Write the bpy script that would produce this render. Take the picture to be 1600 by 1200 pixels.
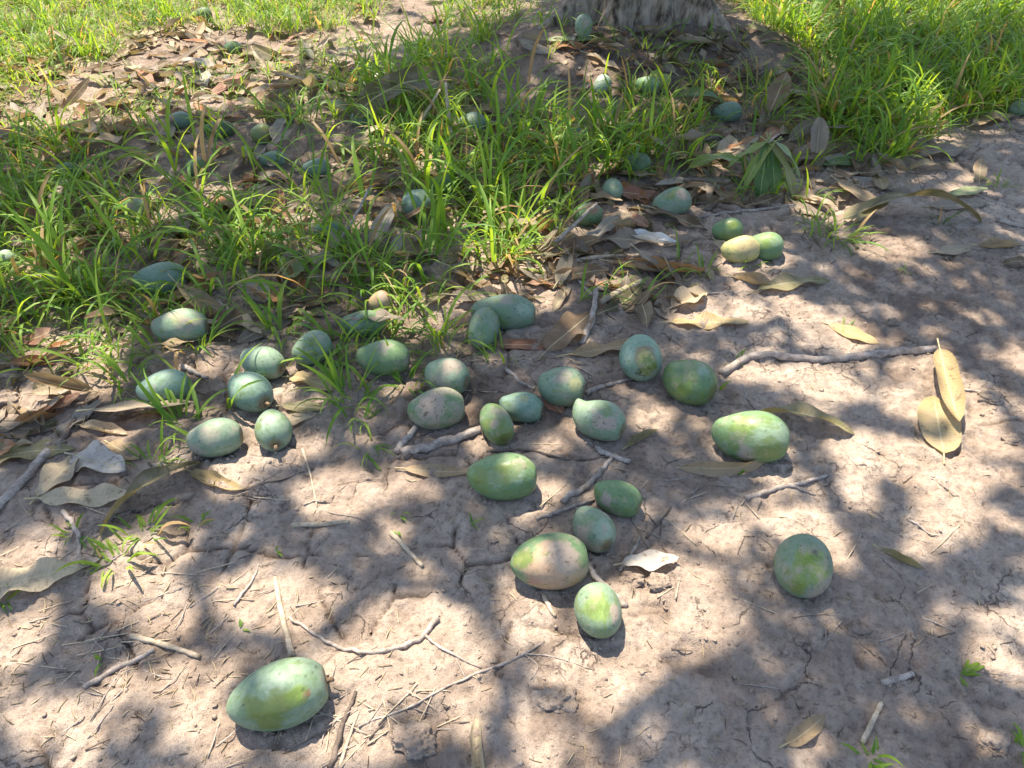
import bpy, math, random
import numpy as np
from mathutils import Vector, Matrix, Euler

for o in list(bpy.data.objects):
    bpy.data.objects.remove(o)
SC = bpy.context.scene
COL = SC.collection
R = math.radians
rng = np.random.default_rng(7)
random.seed(7)

# ------------------------------------------------------------------ camera
CAM_H, PITCH, FPX = 1.10, R(41.0), 1209.0          # focal length in pixels of the 1600 px wide picture
cam_d = bpy.data.cameras.new('camera')
cam_d.sensor_width = 36.0
cam_d.lens = 36.0 * FPX / 1600.0
cam_d.clip_start = 0.02
cam_d.clip_end = 400.0
cam = bpy.data.objects.new('camera', cam_d)
cam.location = (0, 0, CAM_H)
cam.rotation_euler = (R(90) - PITCH, 0, 0)
COL.objects.link(cam)
SC.camera = cam

# ------------------------------------------------------------------ sky, sun, exposure
SUN_EL, SUN_AZ = R(66), R(-30)                      # azimuth from +Y towards +X
SUN = Vector((math.sin(SUN_AZ) * math.cos(SUN_EL), math.cos(SUN_AZ) * math.cos(SUN_EL), math.sin(SUN_EL)))
world = bpy.data.worlds.new('World')
SC.world = world
world.use_nodes = True
wn = world.node_tree
wn.nodes.clear()
sky = wn.nodes.new('ShaderNodeTexSky')
sky.sky_type = 'NISHITA'
sky.sun_disc = False
sky.sun_elevation = SUN_EL
sky.sun_rotation = SUN_AZ
sky.air_density = 1.0
sky.dust_density = 1.6
bg = wn.nodes.new('ShaderNodeBackground')
bg.inputs['Strength'].default_value = 0.135
wo = wn.nodes.new('ShaderNodeOutputWorld')
wn.links.new(sky.outputs[0], bg.inputs['Color'])
wn.links.new(bg.outputs[0], wo.inputs['Surface'])
sun_d = bpy.data.lights.new('sun', 'SUN')
sun_d.energy = 5.0
sun_d.angle = R(0.53)
sun_d.color = (1.0, 0.90, 0.74)
sun = bpy.data.objects.new('sun', sun_d)
sun.rotation_euler = SUN.to_track_quat('Z', 'Y').to_euler()
sun.location = (-2, 4, 8)
COL.objects.link(sun)
SC.view_settings.view_transform = 'Standard'
SC.view_settings.look = 'None'
SC.view_settings.exposure = 1.42
SC.view_settings.gamma = 1.0
SC.view_settings.use_curve_mapping = False
SC.render.engine = 'CYCLES'
SC.cycles.use_denoising = True
SC.cycles.max_bounces = 8
SC.cycles.diffuse_bounces = 4
SC.cycles.transmission_bounces = 5
SC.cycles.caustics_reflective = False
SC.cycles.caustics_refractive = False

# ------------------------------------------------------------------ noise in numpy
_perm = np.random.default_rng(3).permutation(65536).astype(np.int64)
_val = np.random.default_rng(4).random(65536)
def _h2(i, j, s):
    return _val[_perm[(i * 7919 + j * 104729 + s * 1299721 + 5) & 65535]]
def _h3(i, j, k, s):
    return _val[_perm[(i * 7919 + j * 104729 + k * 611953 + s * 1299721 + 11) & 65535]]
def noise2(x, y, s=0):
    i = np.floor(x).astype(np.int64); j = np.floor(y).astype(np.int64)
    fx = x - i; fy = y - j
    fx = fx * fx * fx * (fx * (fx * 6 - 15) + 10); fy = fy * fy * fy * (fy * (fy * 6 - 15) + 10)
    a = _h2(i, j, s); b = _h2(i + 1, j, s); c = _h2(i, j + 1, s); d = _h2(i + 1, j + 1, s)
    return ((a + (b - a) * fx) + ((c + (d - c) * fx) - (a + (b - a) * fx)) * fy) * 2 - 1
def noise3(p, s=0):
    i = np.floor(p).astype(np.int64); f = p - i
    f = f * f * (3 - 2 * f)
    o = 0
    for a in (0, 1):
        for b in (0, 1):
            for c in (0, 1):
                w = (f[:, 0] if a else 1 - f[:, 0]) * (f[:, 1] if b else 1 - f[:, 1]) * (f[:, 2] if c else 1 - f[:, 2])
                o = o + w * _h3(i[:, 0] + a, i[:, 1] + b, i[:, 2] + c, s)
    return o * 2 - 1
def fbm2(x, y, f, octs=4, s=0, gain=.5):
    o = 0; a = 1; t = 0
    for k in range(octs):
        o = o + a * noise2(x * f + 13.7 * k, y * f - 7.1 * k, s + k); t += a
        f *= 2.03; a *= gain
    return o / t
def fbm3(p, f, octs=3, s=0, gain=.5):
    o = 0; a = 1; t = 0
    for k in range(octs):
        o = o + a * noise3(p * f + 9.3 * k, s + k); t += a
        f *= 2.03; a *= gain
    return o / t
def worley(x, y, s=0):
    i = np.floor(x).astype(np.int64); j = np.floor(y).astype(np.int64)
    f1 = np.full(x.shape, 9.0); f2 = np.full(x.shape, 9.0); cid = np.zeros(x.shape)
    for a in (-1, 0, 1):
        for b in (-1, 0, 1):
            px = i + a + .1 + .8 * _h2(i + a, j + b, s); py = j + b + .1 + .8 * _h2(i + a, j + b, s + 1)
            d = np.hypot(px - x, py - y)
            v = _h2(i + a, j + b, s + 2)
            near = d < f1
            f2 = np.where(near, f1, np.minimum(f2, d))
            cid = np.where(near, v, cid)
            f1 = np.where(near, d, f1)
    return f1, f2, cid
def sstep(a, b, x):
    t = np.clip((x - a) / (b - a), 0, 1)
    return t * t * (3 - 2 * t)

# ------------------------------------------------------------------ ground height, and pixel of the photo -> point on the ground
def ray(u, v):
    a = (u - 800) / FPX; b = -(v - 600) / FPX
    return np.array([a, math.cos(PITCH) + b * math.sin(PITCH), -math.sin(PITCH) + b * math.cos(PITCH)])
def plane_pt(u, v, z=0.0):
    d = ray(u, v)
    k = (z - CAM_H) / d[2]
    return np.array([d[0] * k, d[1] * k, z])
def to_px(p):
    p = np.asarray(p, float)
    x, y, z = p[..., 0], p[..., 1], p[..., 2] - CAM_H
    dep = y * math.cos(PITCH) - z * math.sin(PITCH)
    up = y * math.sin(PITCH) + z * math.cos(PITCH)
    dep = np.where(np.abs(dep) < 1e-6, 1e-6, dep)
    return 800 + FPX * x / dep, 600 - FPX * up / dep, dep
_t = plane_pt(1000, 44, 0.13)
TX, TY = float(_t[0]), float(_t[1] + 0.20)           # tree foot
FOOT = [(0.78, 0.62, 0.15, 0.05, 30), (0.20, 0.62, .13, .05, -20), (0.32, 1.0, 0.13, .06, 70), (-0.15, .86, .14, .05, 10), (0.62, .95, .15, .05, -40), (.95, 1.2, .16, .06, 15)]
def H(x, y):
    x = np.asarray(x, float); y = np.asarray(y, float)
    z = 0.014 * fbm2(x, y, 1.7, 3, 20) + 0.006 * fbm2(x, y, 6.0, 3, 30)
    d = np.hypot((x - TX) / 1.05, y - TY)
    z = z + 0.12 * np.exp(-(d / 0.55) ** 2.2)
    z = z + 0.06 * np.exp(-(((x - TX - .45) / .30) ** 2 + ((y - TY + .22) / .20) ** 2))
    z = z + 0.05 * np.exp(-(((x - TX + .42) / .26) ** 2 + ((y - TY + .28) / .22) ** 2))
    z = z + 0.01 * sstep(2.0, 3.2, y)
    for fx, fy, rx, ry, an in FOOT:                   # old foot and hoof marks
        c, s = math.cos(R(an)), math.sin(R(an))
        lx = (x - fx) * c + (y - fy) * s; ly = -(x - fx) * s + (y - fy) * c
        q = (lx / rx) ** 2 + (ly / ry) ** 2
        z = z - 0.005 * np.exp(-q * q) + 0.002 * np.exp(-((q - 1.7) / .6) ** 2)
    return z
def Hs(x, y):
    return float(H(np.array([x]), np.array([y]))[0])
def gp(u, v, h=0.0):
    z = h
    for _ in range(7):
        p = plane_pt(u, v, z)
        z = Hs(p[0], p[1]) + h
    p = plane_pt(u, v, z)
    return p
def mpp(p):
    return float((p[1] * math.cos(PITCH) - (p[2] - CAM_H) * math.sin(PITCH)) / FPX)

# ------------------------------------------------------------------ mesh and object helpers
def mesh_from(name, V, F, smooth=True, attrs=None, uv=None, cols=None):
    V = np.asarray(V, np.float32); F = np.asarray(F, np.int32)
    m = bpy.data.meshes.new(name)
    n = F.shape[1]
    m.vertices.add(len(V)); m.vertices.foreach_set('co', V.ravel())
    m.loops.add(F.size); m.loops.foreach_set('vertex_index', F.ravel())
    m.polygons.add(len(F)); m.polygons.foreach_set('loop_start', np.arange(0, F.size, n, dtype=np.int32))
    m.update(calc_edges=True)
    if smooth:
        m.polygons.foreach_set('use_smooth', np.ones(len(F), dtype=bool))
    if uv is not None:
        l = m.uv_layers.new(name='UVMap')
        l.data.foreach_set('uv', np.asarray(uv, np.float32)[F.ravel()].ravel())
    for k, a in (attrs or {}).items():
        at = m.attributes.new(k, 'FLOAT', 'POINT'); at.data.foreach_set('value', np.asarray(a, np.float32))
    for k, a in (cols or {}).items():
        a = np.asarray(a, np.float32)
        if a.shape[1] == 3:
            a = np.concatenate([a, np.ones((len(a), 1), np.float32)], 1)
        at = m.attributes.new(k, 'FLOAT_COLOR', 'POINT'); at.data.foreach_set('color', a.ravel())
    return m
def put(name, mesh, mat=None, parent=None, loc=None, rot=None):
    o = bpy.data.objects.new(name, mesh)
    COL.objects.link(o)
    if mat is not None and not mesh.materials:
        mesh.materials.append(mat)
    if loc is not None: o.location = loc
    if rot is not None: o.rotation_euler = rot
    if parent is not None: o.parent = parent
    return o
LABELS = set()
def tag(o, label=None, cat=None, group=None, kind=None):
    if label: o['label'] = label; LABELS.add(label)
    if cat: o['category'] = cat
    if group: o['group'] = group
    if kind: o['kind'] = kind
    return o
class Bag:                                            # joins many small pieces into one mesh
    def __init__(s): s.V = []; s.F = []; s.n = 0; s.U = []; s.C = []
    def add(s, V, F, U=None, C=None):
        V = np.asarray(V, float); F = np.asarray(F, int)
        s.V.append(V); s.F.append(F + s.n); s.n += len(V)
        if U is not None: s.U.append(np.asarray(U, float))
        if C is not None: s.C.append(np.tile(np.asarray(C, float), (len(V), 1)) if np.ndim(C) == 1 else np.asarray(C, float))
    def mesh(s, name, smooth=True):
        return mesh_from(name, np.concatenate(s.V), np.concatenate(s.F), smooth,
                         uv=np.concatenate(s.U) if s.U else None, cols={'Col': np.concatenate(s.C)} if s.C else None)

# ------------------------------------------------------------------ materials
def new_mat(name):
    m = bpy.data.materials.new(name); m.use_nodes = True
    nt = m.node_tree; nt.nodes.clear()
    out = nt.nodes.new('ShaderNodeOutputMaterial')
    return m, nt, out
def nd(nt, t, **kw):
    n = nt.nodes.new(t)
    for k, v in kw.items():
        if k in n.inputs: n.inputs[k].default_value = v
        else: setattr(n, k, v)
    return n
def noise_n(nt, vec, scale, detail=4, rough=.55):
    n = nt.nodes.new('ShaderNodeTexNoise')
    n.inputs['Scale'].default_value = scale; n.inputs['Detail'].default_value = detail; n.inputs['Roughness'].default_value = rough
    if vec is not None: nt.links.new(vec, n.inputs['Vector'])
    return n
def ramp(nt, src, stops):
    r = nt.nodes.new('ShaderNodeValToRGB')
    while len(r.color_ramp.elements) < len(stops): r.color_ramp.elements.new(.5)
    for e, (p, c) in zip(r.color_ramp.elements, stops):
        e.position = p; e.color = (*c, 1) if len(c) == 3 else c
    nt.links.new(src, r.inputs[0])
    return r
def mixc(nt, fac, a, b, mode='MIX'):
    m = nt.nodes.new('ShaderNodeMix'); m.data_type = 'RGBA'; m.blend_type = mode
    for sock, v in ((m.inputs[0], fac), (m.inputs[6], a), (m.inputs[7], b)):
        if hasattr(v, 'is_linked'): nt.links.new(v, sock)
        elif isinstance(v, (int, float)): sock.default_value = v
        else: sock.default_value = (*v, 1)
    return m.outputs[2]
def math_n(nt, op, a, b=None, c=None):
    m = nt.nodes.new('ShaderNodeMath'); m.operation = op
    for k, v in enumerate((a, b, c)):
        if v is None: continue
        if hasattr(v, 'is_linked'): nt.links.new(v, m.inputs[k])
        else: m.inputs[k].default_value = v
    return m.outputs[0]
def bump_n(nt, h, strength, dist, prev=None):
    b = nt.nodes.new('ShaderNodeBump'); b.inputs['Strength'].default_value = strength; b.inputs['Distance'].default_value = dist
    nt.links.new(h, b.inputs['Height'])
    if prev is not None: nt.links.new(prev, b.inputs['Normal'])
    return b.outputs[0]
def bsdf(nt, col, rough=.8, spec=.3, normal=None):
    p = nt.nodes.new('ShaderNodeBsdfPrincipled')
    if hasattr(col, 'is_linked'): nt.links.new(col, p.inputs['Base Color'])
    else: p.inputs['Base Color'].default_value = (*col, 1)
    if hasattr(rough, 'is_linked'): nt.links.new(rough, p.inputs['Roughness'])
    else: p.inputs['Roughness'].default_value = rough
    p.inputs['Specular IOR Level'].default_value = spec
    if normal is not None: nt.links.new(normal, p.inputs['Normal'])
    return p

def mat_soil():
    m, nt, out = new_mat('dry_soil')
    g = nt.nodes.new('ShaderNodeNewGeometry').outputs['Position']
    n1 = noise_n(nt, g, 2.3, 5, .6); n2 = noise_n(nt, g, 14, 6, .65); n3 = noise_n(nt, g, 90, 5, .7); n4 = noise_n(nt, g, 420, 3, .7)
    s = math_n(nt, 'ADD', math_n(nt, 'MULTIPLY', n1.outputs[0], .45), math_n(nt, 'MULTIPLY', n2.outputs[0], .55))
    c = ramp(nt, s, [(.34, (.238, .178, .138)), (.46, (.355, .276, .218)), (.56, (.430, .344, .279)), (.68, (.510, .420, .347))]).outputs[0]
    f = ramp(nt, n3.outputs[0], [(.30, (.50, .48, .46)), (.47, (.96, .96, .96)), (.72, (1.22, 1.20, 1.18))]).outputs[0]
    c = mixc(nt, .9, c, f, 'MULTIPLY')
    at = nt.nodes.new('ShaderNodeAttribute'); at.attribute_name = 'damp_dark'
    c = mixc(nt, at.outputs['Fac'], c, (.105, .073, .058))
    spk = ramp(nt, noise_n(nt, g, 260, 2, .5).outputs[0], [(.66, (0, 0, 0)), (.72, (1, 1, 1))]).outputs[0]
    c = mixc(nt, math_n(nt, 'MULTIPLY', spk, .35), c, (.13, .09, .07))
    vo = nt.nodes.new('ShaderNodeTexVoronoi'); vo.feature = 'DISTANCE_TO_EDGE'; vo.inputs['Scale'].default_value = 38
    wv = nt.nodes.new('ShaderNodeVectorMath'); wv.operation = 'ADD'; nt.links.new(g, wv.inputs[0])
    sc_ = nt.nodes.new('ShaderNodeVectorMath'); sc_.operation = 'SCALE'; sc_.inputs[3].default_value = .05
    nt.links.new(n2.outputs[1], sc_.inputs[0]); nt.links.new(sc_.outputs[0], wv.inputs[1]); nt.links.new(wv.outputs[0], vo.inputs['Vector'])
    ck = ramp(nt, vo.outputs['Distance'], [(.0, (1, 1, 1)), (.07, (0, 0, 0))]).outputs[0]
    ck = math_n(nt, 'MULTIPLY', ck, ramp(nt, n1.outputs[0], [(.5, (0, 0, 0)), (.62, (1, 1, 1))]).outputs[0])
    ck = math_n(nt, 'MULTIPLY', ck, ramp(nt, noise_n(nt, g, 22, 3, .5).outputs[0], [(.48, (0, 0, 0)), (.56, (1, 1, 1))]).outputs[0])
    c = mixc(nt, math_n(nt, 'MULTIPLY', ck, .75), c, (.10, .07, .055))
    vo2 = nt.nodes.new('ShaderNodeTexVoronoi'); vo2.feature = 'DISTANCE_TO_EDGE'; vo2.inputs['Scale'].default_value = 10.5
    nt.links.new(wv.outputs[0], vo2.inputs['Vector'])
    ck2 = ramp(nt, vo2.outputs['Distance'], [(.0, (1, 1, 1)), (.016, (0, 0, 0))]).outputs[0]
    ck2 = math_n(nt, 'MULTIPLY', ck2, ramp(nt, noise_n(nt, g, 9, 5, .7).outputs[0], [(.52, (0, 0, 0)), (.60, (1, 1, 1))]).outputs[0])
    c = mixc(nt, math_n(nt, 'MULTIPLY', ck2, .8), c, (.07, .05, .04))
    ck = math_n(nt, 'MAXIMUM', ck, math_n(nt, 'MULTIPLY', ck2, 2.0))
    hh = math_n(nt, 'SUBTRACT', n3.outputs[0], math_n(nt, 'MULTIPLY', ck, .5))
    b = bump_n(nt, hh, .8, .008)
    b = bump_n(nt, n2.outputs[0], .6, .016, b)
    b = bump_n(nt, n4.outputs[0], .8, .003, b)
    p = bsdf(nt, c, .93, .15, b)
    nt.links.new(p.outputs[0], out.inputs[0])
    return m
def mat_leafy(name, use_obj_col=True, dry=True, trans=.25):
    m, nt, out = new_mat(name)
    tc = nt.nodes.new('ShaderNodeTexCoord')
    uv = nt.nodes.new('ShaderNodeSeparateXYZ'); nt.links.new(tc.outputs['UV'], uv.inputs[0])
    s, t = uv.outputs[0], uv.outputs[1]
    at_abs = math_n(nt, 'ABSOLUTE', math_n(nt, 'SUBTRACT', math_n(nt, 'MULTIPLY', t, 2.0), 1.0))
    if use_obj_col:
        oi = nt.nodes.new('ShaderNodeObjectInfo'); base = oi.outputs['Color']
        off = nt.nodes.new('ShaderNodeVectorMath'); off.operation = 'ADD'
        nt.links.new(tc.outputs['Object'], off.inputs[0])
        rr = math_n(nt, 'MULTIPLY', oi.outputs['Random'], 37.0)
        nt.links.new(rr, off.inputs[1]); vec = off.outputs[0]
    else:
        a = nt.nodes.new('ShaderNodeAttribute'); a.attribute_name = 'Col'; base = a.outputs['Color']
        vec = nt.nodes.new('ShaderNodeNewGeometry').outputs['Position']
    n1 = noise_n(nt, vec, 22, 4, .6); n2 = noise_n(nt, vec, 120, 4, .65)
    if dry:
        c = mixc(nt, ramp(nt, n1.outputs[0], [(.45, (0, 0, 0)), (.70, (.55, .55, .55))]).outputs[0], base, (.34, .28, .21))
        n5 = noise_n(nt, vec, 45, 5, .7)
        c = mixc(nt, ramp(nt, n5.outputs[0], [(.58, (0, 0, 0)), (.66, (.7, .7, .7))]).outputs[0], c, (.13, .085, .05))
        c = mixc(nt, ramp(nt, n2.outputs[0], [(.30, (.55, .55, .55)), (.44, (0, 0, 0))]).outputs[0], c, (.10, .065, .04))
    else:
        c = mixc(nt, ramp(nt, n1.outputs[0], [(.45, (0, 0, 0)), (.75, (.45, .45, .45))]).outputs[0], base, (.25, .27, .08))
        c = mixc(nt, ramp(nt, n2.outputs[0], [(.70, (0, 0, 0)), (.76, (.6, .6, .6))]).outputs[0], c, (.5, .5, .42))
    # side veins run forward from the midrib
    w = math_n(nt, 'SINE', math_n(nt, 'MULTIPLY', math_n(nt, 'SUBTRACT', s, math_n(nt, 'MULTIPLY', at_abs, .055)), 150.0))
    vein = math_n(nt, 'MULTIPLY', math_n(nt, 'SUBTRACT', 1.0, at_abs), math_n(nt, 'GREATER_THAN', w, .86))
    c = mixc(nt, math_n(nt, 'MULTIPLY', vein, .12), c, (.55, .48, .32))
    mid = math_n(nt, 'LESS_THAN', at_abs, .05)
    c = mixc(nt, math_n(nt, 'MULTIPLY', mid, .65), c, (.58, .50, .30) if dry else (.45, .5, .2))
    b = bump_n(nt, w, .25, .0008)
    b = bump_n(nt, n2.outputs[0], .35, .002, b)
    p = bsdf(nt, c, .62 if dry else .42, .35, b)
    tr = nt.nodes.new('ShaderNodeBsdfTranslucent')
    nt.links.new(mixc(nt, .5, c, (.6, .42, .15) if dry else (.22, .38, .03)), tr.inputs[0])
    mx = nt.nodes.new('ShaderNodeMixShader'); mx.inputs[0].default_value = trans
    nt.links.new(p.outputs[0], mx.inputs[1]); nt.links.new(tr.outputs[0], mx.inputs[2])
    nt.links.new(mx.outputs[0], out.inputs[0])
    return m
def mat_grass():
    m, nt, out = new_mat('grass_blade')
    a = nt.nodes.new('ShaderNodeAttribute'); a.attribute_name = 'Col'
    p = bsdf(nt, a.outputs['Color'], .5, .35)
    tr = nt.nodes.new('ShaderNodeBsdfTranslucent')
    nt.links.new(mixc(nt, 1.0, a.outputs['Color'], (2.4, 1.85, .8), 'MULTIPLY'), tr.inputs[0])
    mx = nt.nodes.new('ShaderNodeMixShader'); mx.inputs[0].default_value = .45
    nt.links.new(p.outputs[0], mx.inputs[1]); nt.links.new(tr.outputs[0], mx.inputs[2])
    nt.links.new(mx.outputs[0], out.inputs[0])
    return m
def mat_mango():
    m, nt, out = new_mat('mango_skin')
    def attr(n):
        a = nt.nodes.new('ShaderNodeAttribute'); a.attribute_name = n; return a
    a = attr('Col'); oi = nt.nodes.new('ShaderNodeObjectInfo')
    tc0 = nt.nodes.new('ShaderNodeTexCoord').outputs['Object']
    ad = nt.nodes.new('ShaderNodeVectorMath'); ad.operation = 'ADD'; nt.links.new(tc0, ad.inputs[0]); nt.links.new(math_n(nt, 'MULTIPLY', oi.outputs['Random'], 9.0), ad.inputs[1])
    tc = ad.outputs[0]
    st = nt.nodes.new('ShaderNodeMapping'); st.inputs['Scale'].default_value = (1, 3.2, 3.2); nt.links.new(tc, st.inputs[0])
    n1 = noise_n(nt, tc, 42, 8, .68); n2 = noise_n(nt, tc, 150, 5, .65); n3 = noise_n(nt, tc, 620, 2, .5); n4 = noise_n(nt, st.outputs[0], 24, 7, .66)
    c = mixc(nt, .85, a.outputs['Color'], ramp(nt, n2.outputs[0], [(.30, (.72, .76, .72)), (.5, (1, 1, 1)), (.7, (1.16, 1.10, 1.12))]).outputs[0], 'MULTIPLY')
    # bloom rubbed off in sharp-edged smears
    wf = ramp(nt, math_n(nt, 'ADD', n4.outputs[0], math_n(nt, 'MULTIPLY', attr('worn').outputs['Fac'], .32)), [(.60, (0, 0, 0)), (.68, (1, 1, 1))]).outputs[0]
    c = mixc(nt, math_n(nt, 'MULTIPLY', wf, .62), c, (.135, .185, .045))
    # dried dust and scabby scuffs
    sf = ramp(nt, math_n(nt, 'ADD', n1.outputs[0], math_n(nt, 'MULTIPLY', attr('scuff').outputs['Fac'], .34)), [(.58, (0, 0, 0)), (.76, (1, 1, 1))]).outputs[0]
    c = mixc(nt, math_n(nt, 'MULTIPLY', sf, .70), c, (.335, .27, .215))
    sp = ramp(nt, math_n(nt, 'ADD', n2.outputs[0], math_n(nt, 'MULTIPLY', attr('scuff').outputs['Fac'], .10)), [(.66, (0, 0, 0)), (.72, (1, 1, 1))]).outputs[0]
    c = mixc(nt, math_n(nt, 'MULTIPLY', sp, .75), c, (.060, .045, .025))
    spk = ramp(nt, n3.outputs[0], [(.68, (0, 0, 0)), (.74, (1, 1, 1))]).outputs[0]
    c = mixc(nt, math_n(nt, 'MULTIPLY', spk, .4), c, (.30, .32, .20))
    b = bump_n(nt, n2.outputs[0], .18, .002); b = bump_n(nt, sf, .25, .0012, b)
    rg = math_n(nt, 'ADD', attr('rough').outputs['Fac'], math_n(nt, 'SUBTRACT', math_n(nt, 'MULTIPLY', sf, .25), math_n(nt, 'MULTIPLY', wf, .18)))
    p = bsdf(nt, c, rg, .42, b)
    nt.links.new(p.outputs[0], out.inputs[0])
    return m
def mat_wood(name, c1, c2, scale=60):
    m, nt, out = new_mat(name)
    tc = nt.nodes.new('ShaderNodeTexCoord').outputs['Object']
    n1 = noise_n(nt, tc, scale, 5, .65); n2 = noise_n(nt, tc, scale * 6, 3, .6)
    c = ramp(nt, n1.outputs[0], [(.3, c1), (.65, c2)]).outputs[0]
    c = mixc(nt, .5, c, ramp(nt, n2.outputs[0], [(.35, (.55, .55, .55)), (.6, (1.1, 1.1, 1.1))]).outputs[0], 'MULTIPLY')
    b = bump_n(nt, n1.outputs[0], .5, .003); b = bump_n(nt, n2.outputs[0], .4, .001, b)
    nt.links.new(bsdf(nt, c, .9, .2, b).outputs[0], out.inputs[0])
    return m
def mat_bark():
    m, nt, out = new_mat('tree_bark')
    g = nt.nodes.new('ShaderNodeNewGeometry').outputs['Position']
    mp = nt.nodes.new('ShaderNodeMapping'); mp.inputs['Scale'].default_value = (1, 1, .28); nt.links.new(g, mp.inputs[0])
    n1 = noise_n(nt, mp.outputs[0], 38, 6, .65); n2 = noise_n(nt, g, 9, 4, .6)
    c = ramp(nt, n1.outputs[0], [(.36, (.045, .032, .023)), (.47, (.18, .138, .104)), (.64, (.33, .265, .208))]).outputs[0]
    c = mixc(nt, ramp(nt, n2.outputs[0], [(.5, (0, 0, 0)), (.7, (.5, .5, .5))]).outputs[0], c, (.30, .29, .25))
    b = bump_n(nt, n1.outputs[0], .5, .014)
    nt.links.new(bsdf(nt, c, .9, .2, b).outputs[0], out.inputs[0])
    return m
M_SOIL = mat_soil(); M_DRY = mat_leafy('dry_leaf'); M_GREEN = mat_leafy('green_leaf', dry=False, trans=.3)
M_LITTER = mat_leafy('litter_leaf', use_obj_col=False); M_CROWN = mat_leafy('crown_leaf', use_obj_col=False, dry=False, trans=.28)
M_GRASS = mat_grass(); M_MANGO = mat_mango(); M_BARK = mat_bark()
M_TWIG = mat_wood('weathered_twig', (.17, .135, .112), (.47, .40, .345)); M_STRAW = mat_wood('dry_straw', (.30, .22, .14), (.56, .46, .34), 90)
M_STALK = mat_wood('fruit_stalk', (.10, .06, .035), (.34, .24, .15), 300)
M_DARKTWIG = mat_wood('dark_twig', (.06, .045, .035), (.20, .155, .125))

# ------------------------------------------------------------------ ground: one sheet, fine near the camera, out to the horizon
def axis(segs):
    out = [segs[0][0]]
    for a, b, d0, d1 in segs:
        x = a; n = max(2, int(round((b - a) / ((d0 + d1) / 2))))
        w = np.linspace(d0, d1, n); w = w / w.sum() * (b - a)
        out += list(a + np.cumsum(w))
    return np.array(out)
def tail(d, far, g=1.35):
    o = []; x = 0; s = d
    while x < far: x += s; o.append(x); s *= g
    return np.array(o)
gx = axis([(-2.9, -1.25, .022, .0058), (-1.25, 1.25, .0055, .0055), (1.25, 2.9, .0058, .022)])
gx = np.concatenate([-2.9 - tail(.03, 90)[::-1], gx, 2.9 + tail(.03, 90)])
gy = axis([(.25, 1.9, .0045, .0055), (1.9, 5.2, .0055, .022)])
gy = np.concatenate([.25 - tail(.02, 90)[::-1], gy, 5.2 + tail(.03, 120)])
X, Y = np.meshgrid(gx, gy)
x, y = X.ravel(), Y.ravel()
Z = H(x, y)
near = np.exp(-np.maximum(0, np.hypot(x, y - 1.8) - 2.6))
wx = x + .018 * fbm2(x, y, 9, 3, 41); wy = y + .018 * fbm2(x, y, 9, 3, 47)
# crusted plates with cracks, flakes in steps, clods and pits
f1, f2, cid = worley(wx * 8.5, wy * 8.5, 60)
mcr = sstep(-.02, .32, fbm2(x, y, 2.6, 3, 70) + .12)
edge = (f2 - f1)
crack = np.exp(-(edge / .045) ** 2) * mcr * sstep(-.25, .2, fbm2(x, y, 11, 2, 75))
Z = Z + near * ((cid - .5) * .0035 * mcr - .008 * crack)
g1, g2, gid = worley(wx * 24, wy * 24, 90)
mcl = sstep(.02, .38, fbm2(x, y, 3.4, 3, 95))
Z = Z + near * (mcl * .011 * (1 - sstep(0, .75, g1)) * (gid > .35) - mcl * .003)
fl = fbm2(wx, wy, 7, 4, 110) * 2.2
Z = Z + near * .0042 * (np.floor(fl) + sstep(.0, .16, fl - np.floor(fl)) - fl * .35)
Z = Z + near * (.0052 * fbm2(x, y, 34, 3, 120) + .0036 * (1 - 2 * np.abs(fbm2(x, y, 55, 2, 130))))
pit = sstep(.50, .66, fbm2(x, y, 13, 2, 140))
Z = Z - near * .006 * pit
damp_dark = np.clip(.85 * crack + .25 * pit + .55 * sstep(.16, .5, fbm2(x, y, 2.1, 4, 150)) * sstep(-.1, .3, fbm2(x, y, 21, 3, 155)), 0, .9)  # cracks and pits darkened, as well as patches at random
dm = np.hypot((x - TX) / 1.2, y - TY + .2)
damp_dark = np.clip(np.maximum(damp_dark, .95 * np.exp(-(dm / .80) ** 3) * (.7 + .5 * fbm2(x, y, 8, 3, 160))), 0, 1)
damp_dark = np.clip(np.maximum(damp_dark, .5 * sstep(1.75, 2.5, y + .32 * (-x)) * (.75 + .6 * fbm2(x, y, 5, 3, 165))), 0, 1)
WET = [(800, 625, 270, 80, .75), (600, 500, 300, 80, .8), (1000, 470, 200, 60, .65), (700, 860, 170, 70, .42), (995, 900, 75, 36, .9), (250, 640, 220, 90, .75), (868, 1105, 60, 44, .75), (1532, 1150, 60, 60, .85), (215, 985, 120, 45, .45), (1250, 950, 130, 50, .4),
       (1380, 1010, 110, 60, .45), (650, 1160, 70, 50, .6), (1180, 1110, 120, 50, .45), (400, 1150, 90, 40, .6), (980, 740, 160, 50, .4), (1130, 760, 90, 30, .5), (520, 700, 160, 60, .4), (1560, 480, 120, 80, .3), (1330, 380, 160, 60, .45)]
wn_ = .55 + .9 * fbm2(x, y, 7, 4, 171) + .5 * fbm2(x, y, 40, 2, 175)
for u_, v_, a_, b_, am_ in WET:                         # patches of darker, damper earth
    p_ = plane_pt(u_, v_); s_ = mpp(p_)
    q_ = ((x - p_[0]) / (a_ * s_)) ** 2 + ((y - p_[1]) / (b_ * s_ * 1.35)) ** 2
    damp_dark = np.clip(np.maximum(damp_dark, am_ * np.exp(-q_ * .9) * np.clip(wn_, 0, 1.3)), 0, .95)
nX, nY = len(gx), len(gy)
I = np.arange(nX * nY).reshape(nY, nX)
F = np.stack([I[:-1, :-1], I[:-1, 1:], I[1:, 1:], I[1:, :-1]], -1).reshape(-1, 4)
ground = put('ground', mesh_from('ground', np.stack([x, y, Z], 1), F, attrs={'damp_dark': damp_dark}), M_SOIL)
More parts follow.
